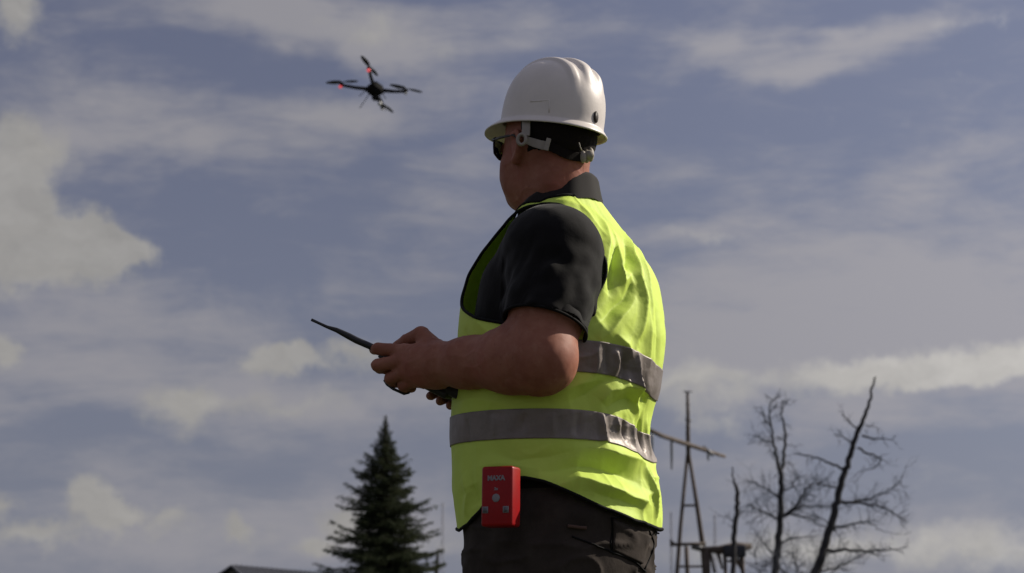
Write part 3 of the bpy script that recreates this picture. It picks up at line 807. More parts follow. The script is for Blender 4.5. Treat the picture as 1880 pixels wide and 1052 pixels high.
# ------------------------------------------------------------------ trousers and boots
P_TR = prof(10, 8, -.008)
LEG = {}
for sg in (1, -1): LEG[sg] = [Bd(0, .098 * sg, .84), Bd(.03, .115 * sg, .50), Bd(-.01, .13 * sg, .10)]
def f_tr(P):
    b = toB(P); r, m = rho(b, P_TR); r = r + .09 * np.clip((b[:, 2] - .945) / .05, 0, 1); d = np.maximum((r - 1) * m, np.maximum(b[:, 2] - 1.03, .80 - b[:, 2]))
    for sg in (1, -1):
        e = chain(P, LEG[sg], [.118, .088, .072], .05); e = np.maximum(e, .045 - P[:, 2]); d = smin(d, e, .06)
    return d
v, f = sdf_mesh(f_tr, (-.30, -.40, .02), (.45, .46, 1.06), .0045)
v = relax(v, f, 3, .5); nn = vnormals(v, f)
v = v + nn * (vnoise(v * np.array([1, 1, 1.6]), 11, 21) * .0045 + ((1 - np.abs(vnoise(v * np.array([1, 1, 2.0]), 15, 22))) ** 5 * .006 - .001) * np.clip((1.0 - v[:, 2]) / .06, 0, 1))[:, None]
TR = mesh_obj('trousers', v, f, M['trouser'], PERSON); tag(TR, 'dark charcoal work trousers')
from mathutils.bvhtree import BVHTree
TBV = BVHTree.FromPolygons([tuple(p) for p in v], [tuple(int(x) for x in q_) for q_ in f])
def on_tr(px, py, off=.004):
    d = Vector(ray(px, py)).normalized(); h, n, _i, _d = TBV.ray_cast(Vector(CAMP), d)
    if h is None:
        for k in range(1, 60):
            d = Vector(ray(px + (-k if px > 1025 else k), py)).normalized(); h, n, _i, _d = TBV.ray_cast(Vector(CAMP), d)
            if h is not None: break
    if n.dot(d) > 0: n = -n
    return np.array(h) + np.array(n) * off
def seam(pts, r=.0014, name='seam', m='piping', off=.0012):
    c = smooth_curve(np.array(pts, float), 24, closed=False)
    mb = MB(); mb.tube([on_tr(x, y, off) for x, y in c], r, 6); return mb.build(name, M[m], TR)
seam([(1122, 950), (1124, 970), (1121, 1000), (1126, 1018)]); seam([(1192, 975), (1200, 1000), (1190, 1030), (1180, 1050)])
seam([(1118, 1012), (1140, 1020), (1165, 1032), (1185, 1050)], .002); seam([(1050, 985), (1090, 1000), (1122, 1012)], .0018)
seam([(1123, 952), (1150, 948), (1185, 962), (1205, 980)], .0018, off=.005)
seam([(1042, 966), (1060, 968), (1075, 969)], .0035, 'stitched_tag', 'stitch', .005)
# pocket flap standing a little proud
def patch(quad, name, th=.0025):
    nx = 14; mb_v = []
    for i in range(nx + 1):
        for j in range(nx + 1):
            a, b = i / nx, j / nx; q_ = np.array(quad, float)
            p = (q_[0] * (1 - a) + q_[1] * a) * (1 - b) + (q_[3] * (1 - a) + q_[2] * a) * b
            mb_v.append(on_tr(p[0], p[1], .0026 + .0008 * math.sin(7 * a + 3 * b)))
    i = np.arange((nx + 1) ** 2).reshape(nx + 1, nx + 1)
    fs = np.stack([i[:-1, :-1], i[:-1, 1:], i[1:, 1:], i[1:, :-1]], -1).reshape(-1, 4)
    o = mesh_obj(name, mb_v, fs.astype(np.int32), M['trouser'], TR); md = o.modifiers.new('t', 'SOLIDIFY'); md.thickness = th; md.offset = 0
patch([(1125, 955), (1192, 984), (1178, 1036), (1124, 1010)], 'pocket_flap', .0035)
for sg in (1, -1):
    a = Bd(-.01, .13 * sg, 0); mb = MB()
    secs = []
    for t in np.linspace(0, 1, 14):
        f0 = -.075 + .30 * t; w = .046 + .008 * math.sin(t * 5 - .5) - .03 * max(0, t - .86) / .14; hh = .115 - .075 * min(1, max(0, (t - .25) / .45)) ** .8 - .02 * max(0, t - .85) / .15
        if t < .08: w *= .8
        secs.append([a + F3 * f0 + L3 * (w * math.cos(k)) + U3 * (.028 + hh * (.5 + .5 * math.sin(k)) if math.sin(k) > -.3 else .022) for k in np.linspace(0, 2 * math.pi, 16, endpoint=False)])
    vv_ = [p for s_ in secs for p in s_]; ff = []
    for i in range(13):
        for k in range(16): ff.append((i * 16 + k, i * 16 + (k + 1) % 16, (i + 1) * 16 + (k + 1) % 16, (i + 1) * 16 + k))
    ff += [tuple(range(16))[::-1], tuple(13 * 16 + k for k in range(16))]
    mb.add(vv_, ff); bo = mb.build('boot', M['boot'], PERSON)
    sb = MB(); ring = [(-.08, .035), (-.085, 0), (-.08, -.035), (0, -.042), (.12, -.052), (.2, -.042), (.228, 0), (.2, .042), (.12, .052), (0, .042)]
    lo_ = [a + F3 * x + L3 * y + U3 * .0 for x, y in ring]; hi_ = [p + U3 * .028 for p in lo_]; n_ = len(ring)
    sb.add(lo_ + hi_, [tuple(range(n_))[::-1], tuple(range(n_, 2 * n_))] + [(i, (i + 1) % n_, n_ + (i + 1) % n_, n_ + i) for i in range(n_)])
    sb.build('sole', M['sole'], bo, False)

# ------------------------------------------------------------------ hard hat
TF = V3(-math.cos(HYAW), math.sin(HYAW), .11); TF /= np.linalg.norm(TF)
TL = V3(-math.sin(HYAW), -math.cos(HYAW), .10); TL -= TF * (TL @ TF); TL /= np.linalg.norm(TL)
TU = np.cross(TF, TL); TU = TU if TU[2] > 0 else -TU
HR = W(1013, 229, 0.0)
def T(f, l, u): return HR + TF * f + TL * l + TU * u
HA, HB, HH = .1155, .0965, .130
def hat_profile(phi, t):
    """outer surface, t 0 (top) .. 1 (foot of the dome)"""
    a = t * math.pi / 2; n = 2.65
    ra = math.sin(a) ** (2 / n); hh = math.cos(a) ** (2 / n) if a < math.pi / 2 - 1e-6 else 0
    A = HA * (1.02 if math.cos(phi) < 0 else 1.0)
    x = A * ra * math.cos(phi); y = HB * ra * math.sin(phi); z = HH * hh
    up = min(1, max(0, (z / HH - .15) / .5))
    rid = .0085 * math.exp(-(y / .0135) ** 4) + .0058 * (math.exp(-((abs(y) - .036) / .0085) ** 4))
    rid *= up * min(1, max(0, (.108 - abs(x)) / .03))
    nx, ny, nz = x / A ** 2, y / HB ** 2, z / HH ** 2; q_ = math.sqrt(nx * nx + ny * ny + nz * nz) + 1e-9
    return x + nx / q_ * rid, y + ny / q_ * rid, z + nz / q_ * rid
def make_hat():
    NU = 200; rings = []
    pk = lambda phi: max(0.0, math.cos(phi)) ** 2.2
    cols = []
    for i in range(NU):
        phi = 2 * math.pi * i / NU; c = []
        for t in np.linspace(.015, 1, 46): c.append(hat_profile(phi, t))
        x, y, z = c[-1]; d = math.hypot(x, y); ox, oy = x / d, y / d; p = pk(phi)
        w = .0085 + .036 * p; dr = .010 + .012 * p
        c.append((x + ox * .0005, y + oy * .0005, -.004))
        for k in (.08, .3, .6, .9): c.append((x + ox * w * k, y + oy * w * k, -.0055 - dr * k ** 1.25))
        c.append((x + ox * (w + .0018), y + oy * (w + .0018), -.006 - dr - .001))
        c.append((x + ox * (w + .0018), y + oy * (w + .0018), -.0085 - dr - .001))
        c.append((x + ox * (w - .001), y + oy * (w - .001), -.0098 - dr))
        for k in (.8, .5, .2): c.append((x + ox * (w * k - .001), y + oy * (w * k - .001), -.0085 - dr * k ** 1.25))
        c.append((x - ox * .004, y - oy * .004, -.007))
        cols.append(c)
    n = len(cols[0]); vs = [T(*p) for c in cols for p in c]; vs.append(T(*hat_profile(0, 0.0)))
    i = np.arange(NU * n).reshape(NU, n); j = np.roll(i, -1, 0)
    fs = np.stack([i[:, :-1], i[:, 1:], j[:, 1:], j[:, :-1]], -1).reshape(-1, 4).tolist()
    for k in range(NU): fs.append((int(i[k, 0]), int(j[k, 0]), NU * n))
    o = mesh_obj('hard_hat', vs, fs, M['hat'], PERSON); tag(o, 'white hard hat with ridged crown')
    # inner shell
    vi = []; m = 16
    for k in range(60):
        phi = 2 * math.pi * k / 60
        for t in np.linspace(.03, 1, m):
            x, y, z = hat_profile(phi, t); vi.append(T(x * .955, y * .955, z * .965 - .006))
    q_ = np.arange(60 * m).reshape(60, m); r_ = np.roll(q_, -1, 0)
    mesh_obj('inner_shell', vi, np.stack([q_[:, :-1], r_[:, :-1], r_[:, 1:], q_[:, 1:]], -1).reshape(-1, 4).astype(np.int32), M['hatin'], o)
    return o
HAT = make_hat()
def hat_local_at(px, py, off=.001):
    """point of the dome seen at that photograph point"""
    d = ray(px, py); t = np.linspace(4.3, 4.8, 2001) / d[1]; P = CAMP + d * t[:, None]; q_ = (P - HR) @ np.array([TF, TL, TU]).T
    r = (np.abs(q_[:, 0] / (HA + off)) ** 2 + np.abs(q_[:, 1] / (HB + off)) ** 2) ** .5
    g = (r ** 2.65 + np.abs(q_[:, 2] / (HH + off)) ** 2.65)
    i = np.argmax(g < 1) if (g < 1).any() else g.argmin(); return P[i]
mb = MB(); mb.tube([hat_local_at(x, y, .0005) for x, y in [(974, 186), (992, 185), (1008, 184), (1009, 196), (1008, 207)]], .0016, 6); mb.build('accessory_slot', M['hat'], HAT)
def badge(cx, cy, rx, ry, m, name, off=.002):
    vs = [hat_local_at(cx, cy, off + .001)]; n = 20
    for k in range(n): vs.append(hat_local_at(cx + rx * math.cos(2 * math.pi * k / n), cy + ry * math.sin(2 * math.pi * k / n), off))
    o = mesh_obj(name, vs, [(0, 1 + k, 1 + (k + 1) % n) for k in range(n)], M[m], HAT)
    md = o.modifiers.new('t', 'SOLIDIFY'); md.thickness = .001
badge(1094, 215, 4, 11, 'boot', 'side_slot', .0032)

# suspension: hanger, pivot ring, head band, ratchet
def strip(pts, w, th, name, m, par, up=None):
    pts = smooth_curve(np.array(pts), max(8, 6 * (len(pts) - 1)), closed=False); vs = []; up = HU_ if up is None else up
    for i, p in enumerate(pts):
        t = pts[min(i + 1, len(pts) - 1)] - pts[max(i - 1, 0)]; t /= np.linalg.norm(t); n = np.cross(t, up); n /= np.linalg.norm(n); b = np.cross(n, t)
        ww = w if np.isscalar(w) else np.interp(i / (len(pts) - 1), np.linspace(0, 1, len(w)), w)
        for a, c in ((-1, -1), (1, -1), (1, 1), (-1, 1)): vs.append(p + b * a * ww / 2 + n * c * th / 2)
    f_ = []; k = len(pts)
    for i in range(k - 1):
        for j in range(4): f_.append((i * 4 + j, i * 4 + (j + 1) % 4, (i + 1) * 4 + (j + 1) % 4, (i + 1) * 4 + j))
    f_ += [(3, 2, 1, 0), ((k - 1) * 4, (k - 1) * 4 + 1, (k - 1) * 4 + 2, (k - 1) * 4 + 3)]
    o = mesh_obj(name, vs, f_, M[m], par, False); bv = o.modifiers.new('b', 'BEVEL'); bv.width = .0008; bv.segments = 2; return o
def on_head(px, py, off):
    d = ray(px, py); t = np.linspace(4.35, 4.8, 1801) / d[1]; P = CAMP + d * t[:, None]; dd = f_head(P)
    i = np.argmax(dd < off) if (dd < off).any() else dd.argmin(); return P[i]
mb = MB(); c0 = on_head(958, 256, .016); e1 = V3(1, -.35, 0); e1 /= np.linalg.norm(e1)
mb.tube([c0 + e1 * .0085 * math.cos(k * math.pi / 10) + U3 * .0105 * math.sin(k * math.pi / 10) for k in range(20)], .0036, 8, closed=True); mb.build('pivot_ring', M['strap'], HAT)
strip([on_head(965, 250, .0155), on_head(966, 236, .013), on_head(966, 222, .009)], .017, .004, 'hanger', 'strap', HAT, up=V3(1, -.3, 0))
strip([on_head(964, 256, .013), on_head(980, 262, .013), on_head(998, 267, .013), on_head(1008, 268, .013)], [.014, .017, .018, .018], .003, 'head_band', 'strap', HAT)
strip([on_head(1001, 264, .0165), on_head(1009, 266, .0165)], .025, .005, 'buckle', 'strap', HAT)
mb = MB()
for k_, (x_, y_) in enumerate([(1070, 288), (1077, 287), (1084, 284)]):
    p_ = on_head(x_, y_, .012); mb.add(*sphere(p_, (.0075, .0065, .013 + .001 * k_), 14, 10))
mb.tube([on_head(1082, 285, .014), on_head(1082, 285, .020)], [.010, .009], 16); mb.build('ratchet', M['strap'], HAT)
strip([on_head(1008, 268, .011), on_head(1025, 276, .011), on_head(1045, 285, .011), on_head(1068, 289, .012)], .018, .003, 'nape_strap', 'hair', HAT)
mb = MB(); mb.tube([on_head(x, y, .018) for x, y in [(1063, 262), (1065, 270), (1068, 276)]], .0013, 6); mb.build('cord', M['strap'], HAT)

# sunglasses
SG = None
def make_glasses():
    global SG
    vs = []; n = 14
    mbf = MB()
    mbf.tube([H(.070, .078, .006), H(.094, .064, .008), H(.106, .035, .008), H(.112, 0, .004), H(.106, -.035, .008), H(.094, -.064, .008), H(.070, -.078, .006)], .0030, 6)
    o = mbf.build('sunglasses', M['dark'], PERSON); tag(o, 'dark wraparound sunglasses')
    for sg in (1, -1):
        t = MB(); t.tube([H(.088, .070 * sg, .006), H(.04, .088 * sg, .003), H(-.004, .092 * sg, .004), H(-.022, .092 * sg, -.006)], [.003, .0028, .0026, .002], 6); t.build('temple', M['dark'], o)
        gv = []
        for i in range(9):
            a = i / 8
            l_ = .010 + .064 * a; f_ = .112 - .030 * a ** 1.7
            for j in range(6):
                b = j / 5; gv.append(H(f_ - .006 * b * b, l_ * sg, .009 - (.040 - .012 * abs(a - .45)) * b))
        i = np.arange(54).reshape(9, 6); fs = np.stack([i[:-1, :-1], i[:-1, 1:], i[1:, 1:], i[1:, :-1]], -1).reshape(-1, 4)
        g = mesh_obj('lens', gv, fs.astype(np.int32), M['lens'], o); md = g.modifiers.new('t', 'SOLIDIFY'); md.thickness = .002
make_glasses()

# ------------------------------------------------------------------ hand-held controller
CT = empty('remote_controller', CC, "black remote controller with a long antenna held in the worker's hands", 'remote controller')
cax = np.array([CG, CR_, CN])
MB().box(CC, (.098, .098, .0145), cax, .009).build('housing', M['dark'], CT)
for sd in (-1, 1):
    MB().box(CC + CR_ * .082 * sd - CN * .014 - CG * .02, (.05, .016, .010), cax, .007).build('grip', M['dark'], CT)
    mb = MB(); b0 = CC + CR_ * .055 * sd + CN * .0150 + CG * .02; mb.tube([b0, b0 + CN * .010, b0 + CN * .018], [.010, .004, .0035], 10); mb.tube([b0 + CN * .018, b0 + CN * .024], [.007, .0065], 10); mb.build('stick', M['metal'], CT)
MB().box(CC + CN * .016, (.035, .045, .002), cax, .0015).build('display', M['lens'], CT)
MB().box(CC + CG * .100 - CR_ * .080, (.010, .012, .009), cax, .003).build('antenna_mount', M['dark'], CT)
an = MB(); y_ = -.035
an.tube([W(700, 645, y_), W(676, 634, y_), W(655, 625, y_ + .005), W(640, 617, y_ + .008), W(618, 606, y_ + .012), W(600, 600, y_ + .016), W(585, 593, y_ + .02), W(572, 587, y_ + .023)],
        [.0068, .0068, .0068, .0066, .0050, .0032, .0029, .0030], 12); an.build('antenna', M['dark'], CT)
hk = MB(); hk.tube([W(706, 698, -.034), W(711, 706, -.04), W(722, 714, -.044), W(742, 723, -.044), W(750, 721, -.040), W(754, 710, -.034)], .0030, 8); hk.build('carry_loop', M['dark'], CT)

# ------------------------------------------------------------------ red alarm box on the belt
BN = V3(-.44, -1, .03); BN /= np.linalg.norm(BN); BX = np.cross(U3, -BN); BX = -BX if BX[0] < 0 else BX; BX /= np.linalg.norm(BX); BU = np.cross(BX, BN); BU = BU if BU[2] > 0 else -BU
BC = W(913, 911, -.258) - BN * .017
BX2 = BX; hx, hz, hd = .0322, .0565, .0205
BOX = empty('alarm_box', BC, "small red box with white lettering and a round button on the worker's belt", 'alarm box')
bax = np.array([BX, BN, BU])
MB().box(BC, (hx, hd, hz), bax, .0055).build('case', M['red'], BOX)
def dec(x, z, w, h_, m='print', name='label_panel', rnd=False, off=.0006):
    c = BC + BX * x + BU * z + BN * (hd + off)
    mb = MB()
    if rnd:
        mb.tube([c - BN * .002, c, c + BN * .0006], [w, w, w * .8], 24)
    else: mb.box(c, (w, .0006, h_), bax)
    return mb.build(name, M[m], BOX)
dec(-.001, -.0035, .0079, 0, rnd=True, name='button')
# print: wordmark, small symbol, corner squares
def text3(body, size, x, z, name='lettering', bold=.0004):
    cu = bpy.data.curves.new(name, 'FONT'); cu.body = body; cu.size = size; cu.extrude = .0003; cu.offset = bold; cu.align_x = 'CENTER'; cu.align_y = 'CENTER'
    tmp = bpy.data.objects.new('tmp', cu); C.objects.link(tmp); dg = bpy.context.evaluated_depsgraph_get(); me = bpy.data.meshes.new_from_object(tmp.evaluated_get(dg)); bpy.data.objects.remove(tmp)
    me.materials.clear(); me.materials.append(M['print']); me.name = name
    Mx = Matrix([list(r) for r in np.array([BX, BU, BN]).T]).to_4x4()
    me.transform(Mx); o = bpy.data.objects.new(name, me); o.location = Vector(BX * x + BU * z + BN * (hd + .0006)); link(o, BOX); return o
text3('MAXA', .0125, -.001, .0335, bold=.0007)
text3('2x', .007, -.001, .0135, name='symbol')
for sx in (-.0225, .0195):
    dec(sx, -.0255, .0058, .0062, name='corner_label')
    for k in range(3): dec(sx - .003 + .003 * k, -.0255, .0006, .0048, 'metal', 'corner_mark', off=.0016)
MB().box(BC - BN * (hd + .004), (.012, .005, .035), bax, .002).build('belt_clip', M['dark'], BOX)

# ------------------------------------------------------------------ drone
DC = W(688, 166, 16)
DR = empty('quadcopter_drone', DC, 'dark four-rotor drone with red lights hovering in the sky left of the worker', 'drone')
pp = (16 - CAM_Y) / FPX
axR = V3(1, 0, -.03); axN = V3(-.02, -math.cos(R(34)), math.sin(R(34)))          # towards the camera and up
A1 = V3(-63, 0, 10.5) * pp; A3 = V3(58, 0, -2) * pp; A2 = V3(-8 * pp, -.26, .135); A4 = V3(12 * pp, .24, -.095)
PNu = np.cross(A3 - A1, A2 - A4); PNu = PNu / np.linalg.norm(PNu); PNu = PNu if PNu[2] > 0 else -PNu
bb1 = (A3 - A1) / np.linalg.norm(A3 - A1); bb2 = np.cross(PNu, bb1); rt1 = (bb1 + bb2) / math.sqrt(2); rt2 = (bb2 - bb1) / math.sqrt(2); dax = np.array([rt1, rt2, PNu])
mb = MB(); mb.box(DC, (.068, .066, .024), dax, .018); mb.box(DC - PNu * .03, (.045, .045, .016), dax, .012); mb.box(DC + PNu * .034, (.052, .06, .024), dax, .014); mb.build('body_shell', M['droneb'], DR)
MB().box(DC + PNu * .052 + bb2 * 0, (.020, .024, .010), dax, .004).build('battery', M['prop'], DR)
for kx, (A, led, spin) in enumerate(((A1, 1, 166), (A2, 1, 62), (A3, 0, 12), (A4, 0, 52))):
    tip = DC + A
    mb = MB(); mb.tube([DC + A * .15 + PNu * .005, DC + A * .6 - PNu * .004, tip], [.020, .016, .014], 8); ar = mb.build('arm', M['droneb'], DR)
    mb = MB(); mb.tube([tip - PNu * .015, tip + PNu * .004, tip + PNu * .02, tip + PNu * .03], [.018, .021, .019, .010], 12); mb.build('motor', M['droneb'], DR)
    lc = tip - PNu * .020 + (A / np.linalg.norm(A)) * .006
    mb = MB(); mb.add(*sphere(lc, .017 if led else .014, 10, 6)); mb.build('light', M['led' if led else 'white'], DR)
    a = R(spin); d1 = bb1 * math.cos(a) + bb2 * math.sin(a); d2 = np.cross(PNu, d1); hub = tip + PNu * .034
    vs = []; fs = []
    for sg in (1, -1):
        base = len(vs)
        for t in np.linspace(0, 1, 9):
            w = (.010 + .014 * math.sin(min(1, t * 1.6) * math.pi / 2)) * (1 - .6 * t ** 3); tw = .008 * (1 - t)
            p = hub + d1 * sg * (.006 + .145 * t)
            vs += [p - d2 * sg * w - PNu * tw, p + d2 * sg * w + PNu * tw, p + d2 * sg * w + PNu * (tw + .002), p - d2 * sg * w + PNu * (.002 - tw)]
        for i in range(8):
            for j in range(4): fs.append((base + i * 4 + j, base + i * 4 + (j + 1) % 4, base + (i + 1) * 4 + (j + 1) % 4, base + (i + 1) * 4 + j))
        fs += [tuple(base + j for j in (3, 2, 1, 0)), tuple(base + 32 + j for j in range(4))]
    mesh_obj('propeller', vs, fs, M['prop'], DR)
mb = MB(); mb.tube([DC - PNu * .02, DC - PNu * .06 + bb1 * .006], [.020, .012], 8); mb.box(DC - PNu * .085 + bb1 * .012, (.022, .022, .018), dax, .006); mb.build('gimbal', M['droneb'], DR)
mb = MB(); mb.add(*sphere(W(697, 190, 15.9), .020, 12, 8)); mb.build('camera_ball', M['white'], DR)
for sx in (-1, 1):
    for sy in (-1, 1):
        mb = MB(); p0 = DC + bb1 * .05 * sx + bb2 * .05 * sy - PNu * .01
        mb.tube([p0, p0 + bb1 * .07 * sx + bb2 * .04 * sy - PNu * .14], .0035, 6); mb.build('leg', M['droneb'], DR)

# ------------------------------------------------------------------ spruce
def spruce():
    Y = 56; base = W(700, 1200, Y); base[2] = 0; top = W(708, 762, Y); Ht = top[2]
    root = empty('spruce_tree', base, 'dark green spruce tree with a pointed top left of the worker', 'tree')
    lean = (top[0] - base[0]) / Ht
    mb = MB(); mb.tube([base + V3(lean * z, 0, z) for z in np.linspace(-.2, Ht, 10)], [.17 * (1 - i / 9) + .012 for i in range(10)], 8); mb.build('trunk', M['sbark'], root)
    rg = np.random.default_rng(3); V_ = []; Fq = []
    bmb = MB()
    # half width of the crown against the height below the tip, from the photograph
    hw_px = [(762, 1), (785, 5), (800, 13), (815, 14), (840, 34), (865, 55), (885, 50), (905, 62), (930, 88), (950, 72), (970, 84), (1000, 88), (1030, 102), (1060, 112), (1200, 135)]
    hz = np.array([W(700, p, Y)[2] for p, _ in hw_px]); hw = np.array([w * (Y + 4.6) / FPX for _, w in hw_px])
    nbr = 820
    for bi in range(nbr):
        depth = .04 + (Ht - .6) * ((bi + rg.random()) / nbr) ** .8; z = Ht - depth; r = np.interp(-z, -hz, hw)
        for k in range(1):
            a = bi * 2.39996 + rg.normal(0, .3); tier = .86 + .28 * math.sin(depth * 17 + 2 * math.sin(a)); ln = r * tier * rg.uniform(.66, 1.12) + .015 + .04 * min(1, depth)
            if rg.random() < .15: ln *= .6
            d = V3(math.cos(a), math.sin(a), 0); p0 = base + V3(lean * z, 0, z); droop = -.02 - .20 * min(1, depth / 3.5) + rg.normal(0, .05); up_ = .30
            pts = [p0 + d * ln * t + U3 * ln * (droop * t * 1.6 + up_ * t ** 3 * .9 + .28 * t * (1 - min(1, depth / 1.5))) for t in (0, .25, .5, .75, 1)]
            bmb.tube(pts, [.018, .014, .010, .007, .003], 4)
            ns = int(5 + ln * 30)
            for q_ in range(ns):
                t = rg.uniform(.12, 1.0) ** .8; j = min(3, int(t * 4)); h = t * 4 - j; p = pts[j] * (1 - h) + pts[j + 1] * h
                sl_ = ln * .34 * (1.08 - t) + .008 + .055 * min(1, depth / 1.3)
                side = np.cross(d, U3) * rg.choice([-1, 1]); sd = side * rg.uniform(.45, 1) + d * rg.uniform(.35, .9) + U3 * rg.uniform(-.42, .12); sd /= np.linalg.norm(sd)
                L_ = sl_ * rg.uniform(.6, 1.3)
                for c in range(int(5 + L_ * 42)):
                    s0 = p + sd * L_ * rg.random(); nd = sd * .7 + rg.normal(0, .55, 3); nd /= np.linalg.norm(nd)
                    nl = rg.uniform(.035, .075) * (.45 + .55 * min(1, depth / 1.2)); wv = np.cross(nd, rg.normal(0, 1, 3)); wv /= np.linalg.norm(wv) + 1e-9; wv *= rg.uniform(.006, .013)
                    V_ += [s0 - wv, s0 + wv, s0 + nd * nl]
    bmb.build('branches', M['sbark'], root)
    n = len(V_) // 3; print('spruce tris', n)
    mesh_obj('crown', np.array(V_), np.arange(3 * n, dtype=np.int32).reshape(-1, 3), M['needle'], root, False)
spruce()

# ------------------------------------------------------------------ bare trees
def twiggy(mb, p, d, ln, r, depth, rg, bend=.3, spread=.7, nch=(2, 4), upw=.1):
    d = np.array(d) / np.linalg.norm(d); pts = [p]; q_ = p
    for k in range(4):
        d = d + rg.normal(0, bend * .25, 3) + U3 * upw * .2; d /= np.linalg.norm(d); q_ = q_ + d * ln / 4; pts.append(q_)
    mb.tube(pts, [r, r * .85, r * .7, r * .55, r * .4], 5 if r > .02 else 4, cap=False)
    if depth <= 0: return
    for c in range(rg.integers(*nch)):
        j = rg.integers(1, 5); nd = d + rg.normal(0, spread, 3); nd[1] *= .8
        twiggy(mb, pts[j], nd, ln * rg.uniform(.45, .8), r * .5, depth - 1, rg, bend, spread, nch, upw)
def dead_tree(name, label, Y, trunk, limbs, seed, tw=1.0, grp=None):
    rg = np.random.default_rng(seed); P = [W(x, y, Y) for x, y, _ in trunk]; k = (Y + 4.6) / FPX
    b = P[0].copy(); b[2] = 0
    root = empty(name, b, label, 'tree', grp)
    P = [b + V3(0, 0, -.1)] + P; rr = [trunk[0][2] * k * 1.3] + [t[2] * k for t in trunk]
    c = smooth_curve(np.array([list(p) + [r] for p, r in zip(P, rr)]), 8 * len(P), closed=False)
    jit = rg.normal(0, .012, (len(c), 3)); jit[0] = 0
    mb = MB(); mb.tube(list(c[:, :3] + jit), list(np.maximum(c[:, 3], .004)), 8); mb.build('trunk', M['bark'], root)
    tb = MB()
    for l in limbs:
        lb = MB()
        pts, r0, dens, tl = l
        yj = rg.uniform(-.5, .5); Q = [W(x, y, Y + yj * i / max(1, len(pts) - 1)) for i, (x, y) in enumerate(pts)]
        cc = smooth_curve(np.array(Q), 6 * (len(Q) - 1), closed=False); cc[1:-1] += rg.normal(0, .012, cc[1:-1].shape)
        n = len(cc); lb.tube(list(cc), [max(.006, r0 * k * (1 - .72 * i / (n - 1))) for i in range(n)], 6); lb.build('limb', M['bark'], root)
        for i in range(int(dens * tw * 1.8)):
            j = rg.integers(1, n); d = cc[j] - cc[j - 1]; d /= np.linalg.norm(d)
            nd = d * .6 + rg.normal(0, .7, 3)
            twiggy(tb, cc[j], nd, tl * k * rg.uniform(.5, 1.2), max(.006, r0 * k * .28), 2, rg)
    if tb.f: tag(tb.build('twigs', M['twig'], root), kind='stuff')
    return root
dead_tree('bare_tree', 'bare dead tree leaning right, rightmost of the bare trees', 38,
          [(1455, 1180, 9), (1498, 1052, 8.2), (1522, 975, 7.2), (1540, 905, 6.6), (1556, 850, 5.6), (1568, 812, 5), (1585, 770, 3.8), (1598, 730, 2.6), (1606, 692, 1.6)],
          [([(1554, 862), (1528, 852), (1500, 842), (1478, 836), (1455, 832)], 2.6, 3, 30), ([(1578, 795), (1562, 775), (1545, 762)], 2.0, 3, 22), ([(1565, 815), (1548, 802), (1530, 798)], 1.8, 3, 20),
           ([(1583, 800), (1605, 806), (1640, 806)], 2.2, 4, 22), ([(1575, 822), (1600, 835), (1618, 842), (1605, 858), (1575, 868)], 2.3, 6, 22), ([(1545, 920), (1580, 924), (1615, 930), (1648, 946)], 3.2, 12, 34),
           ([(1548, 925), (1600, 915), (1630, 900), (1655, 885)], 2.0, 10, 32), ([(1530, 968), (1560, 965), (1590, 958), (1620, 975)], 2.4, 8, 28), ([(1518, 1012), (1560, 1010), (1600, 1012), (1650, 1008)], 3.6, 12, 24),
           ([(1506, 1050), (1540, 1040), (1575, 1022)], 2.2, 4, 24), ([(1590, 780), (1610, 785)], 1.4, 2, 16), ([(1545, 900), (1520, 893), (1490, 890)], 1.8, 5, 24), ([(1535, 975), (1515, 955), (1490, 945)], 1.8, 5, 24)], 11)
dead_tree('bare_tree', 'bare forked tree with fine twigs, middle of the bare trees', 42,
          [(1424, 1180, 8), (1424, 1052, 7.0), (1430, 985, 6.4), (1434, 920, 5.4), (1433, 865, 4.6)],
          [([(1433, 870), (1425, 835), (1419, 800), (1413, 760), (1416, 733)], 3.4, 9, 20), ([(1433, 868), (1441, 830), (1440, 790), (1436, 760), (1437, 735)], 3.6, 9, 20),
           ([(1438, 948), (1460, 930), (1475, 905), (1490, 888), (1505, 888)], 3.0, 14, 36), ([(1432, 958), (1412, 945), (1392, 935), (1375, 925)], 2.4, 12, 36), ([(1433, 915), (1410, 900), (1392, 890), (1380, 880)], 2.0, 12, 34),
           ([(1434, 905), (1455, 890), (1462, 870)], 2.0, 8, 26), ([(1440, 945), (1475, 930), (1520, 930), (1540, 925)], 2.2, 10, 30), ([(1432, 1000), (1450, 990), (1490, 985)], 2.0, 8, 28),
           ([(1420, 812), (1405, 808), (1386, 800)], 1.8, 9, 20), ([(1417, 785), (1402, 765), (1398, 745)], 1.5, 5, 18), ([(1428, 1030), (1405, 1000), (1390, 980)], 2.0, 8, 26), ([(1440, 945), (1480, 950), (1510, 965), (1530, 975)], 1.8, 7, 26)], 23, 1.2)
dead_tree('bare_tree', 'thin bare pointed snag beside the timber frame, left of the bare trees', 45,
          [(1346, 1180, 6), (1346, 1052, 5), (1348, 990, 5.0), (1352, 940, 4.4), (1353, 905, 4.0), (1347, 880, 1.8), (1345, 858, 1.1)],
          [([(1350, 960), (1335, 950), (1318, 948)], 1.0, 3, 22), ([(1350, 975), (1340, 965)], 1.4, 1, 10), ([(1352, 950), (1362, 940)], 1.2, 2, 16)], 5, 1)
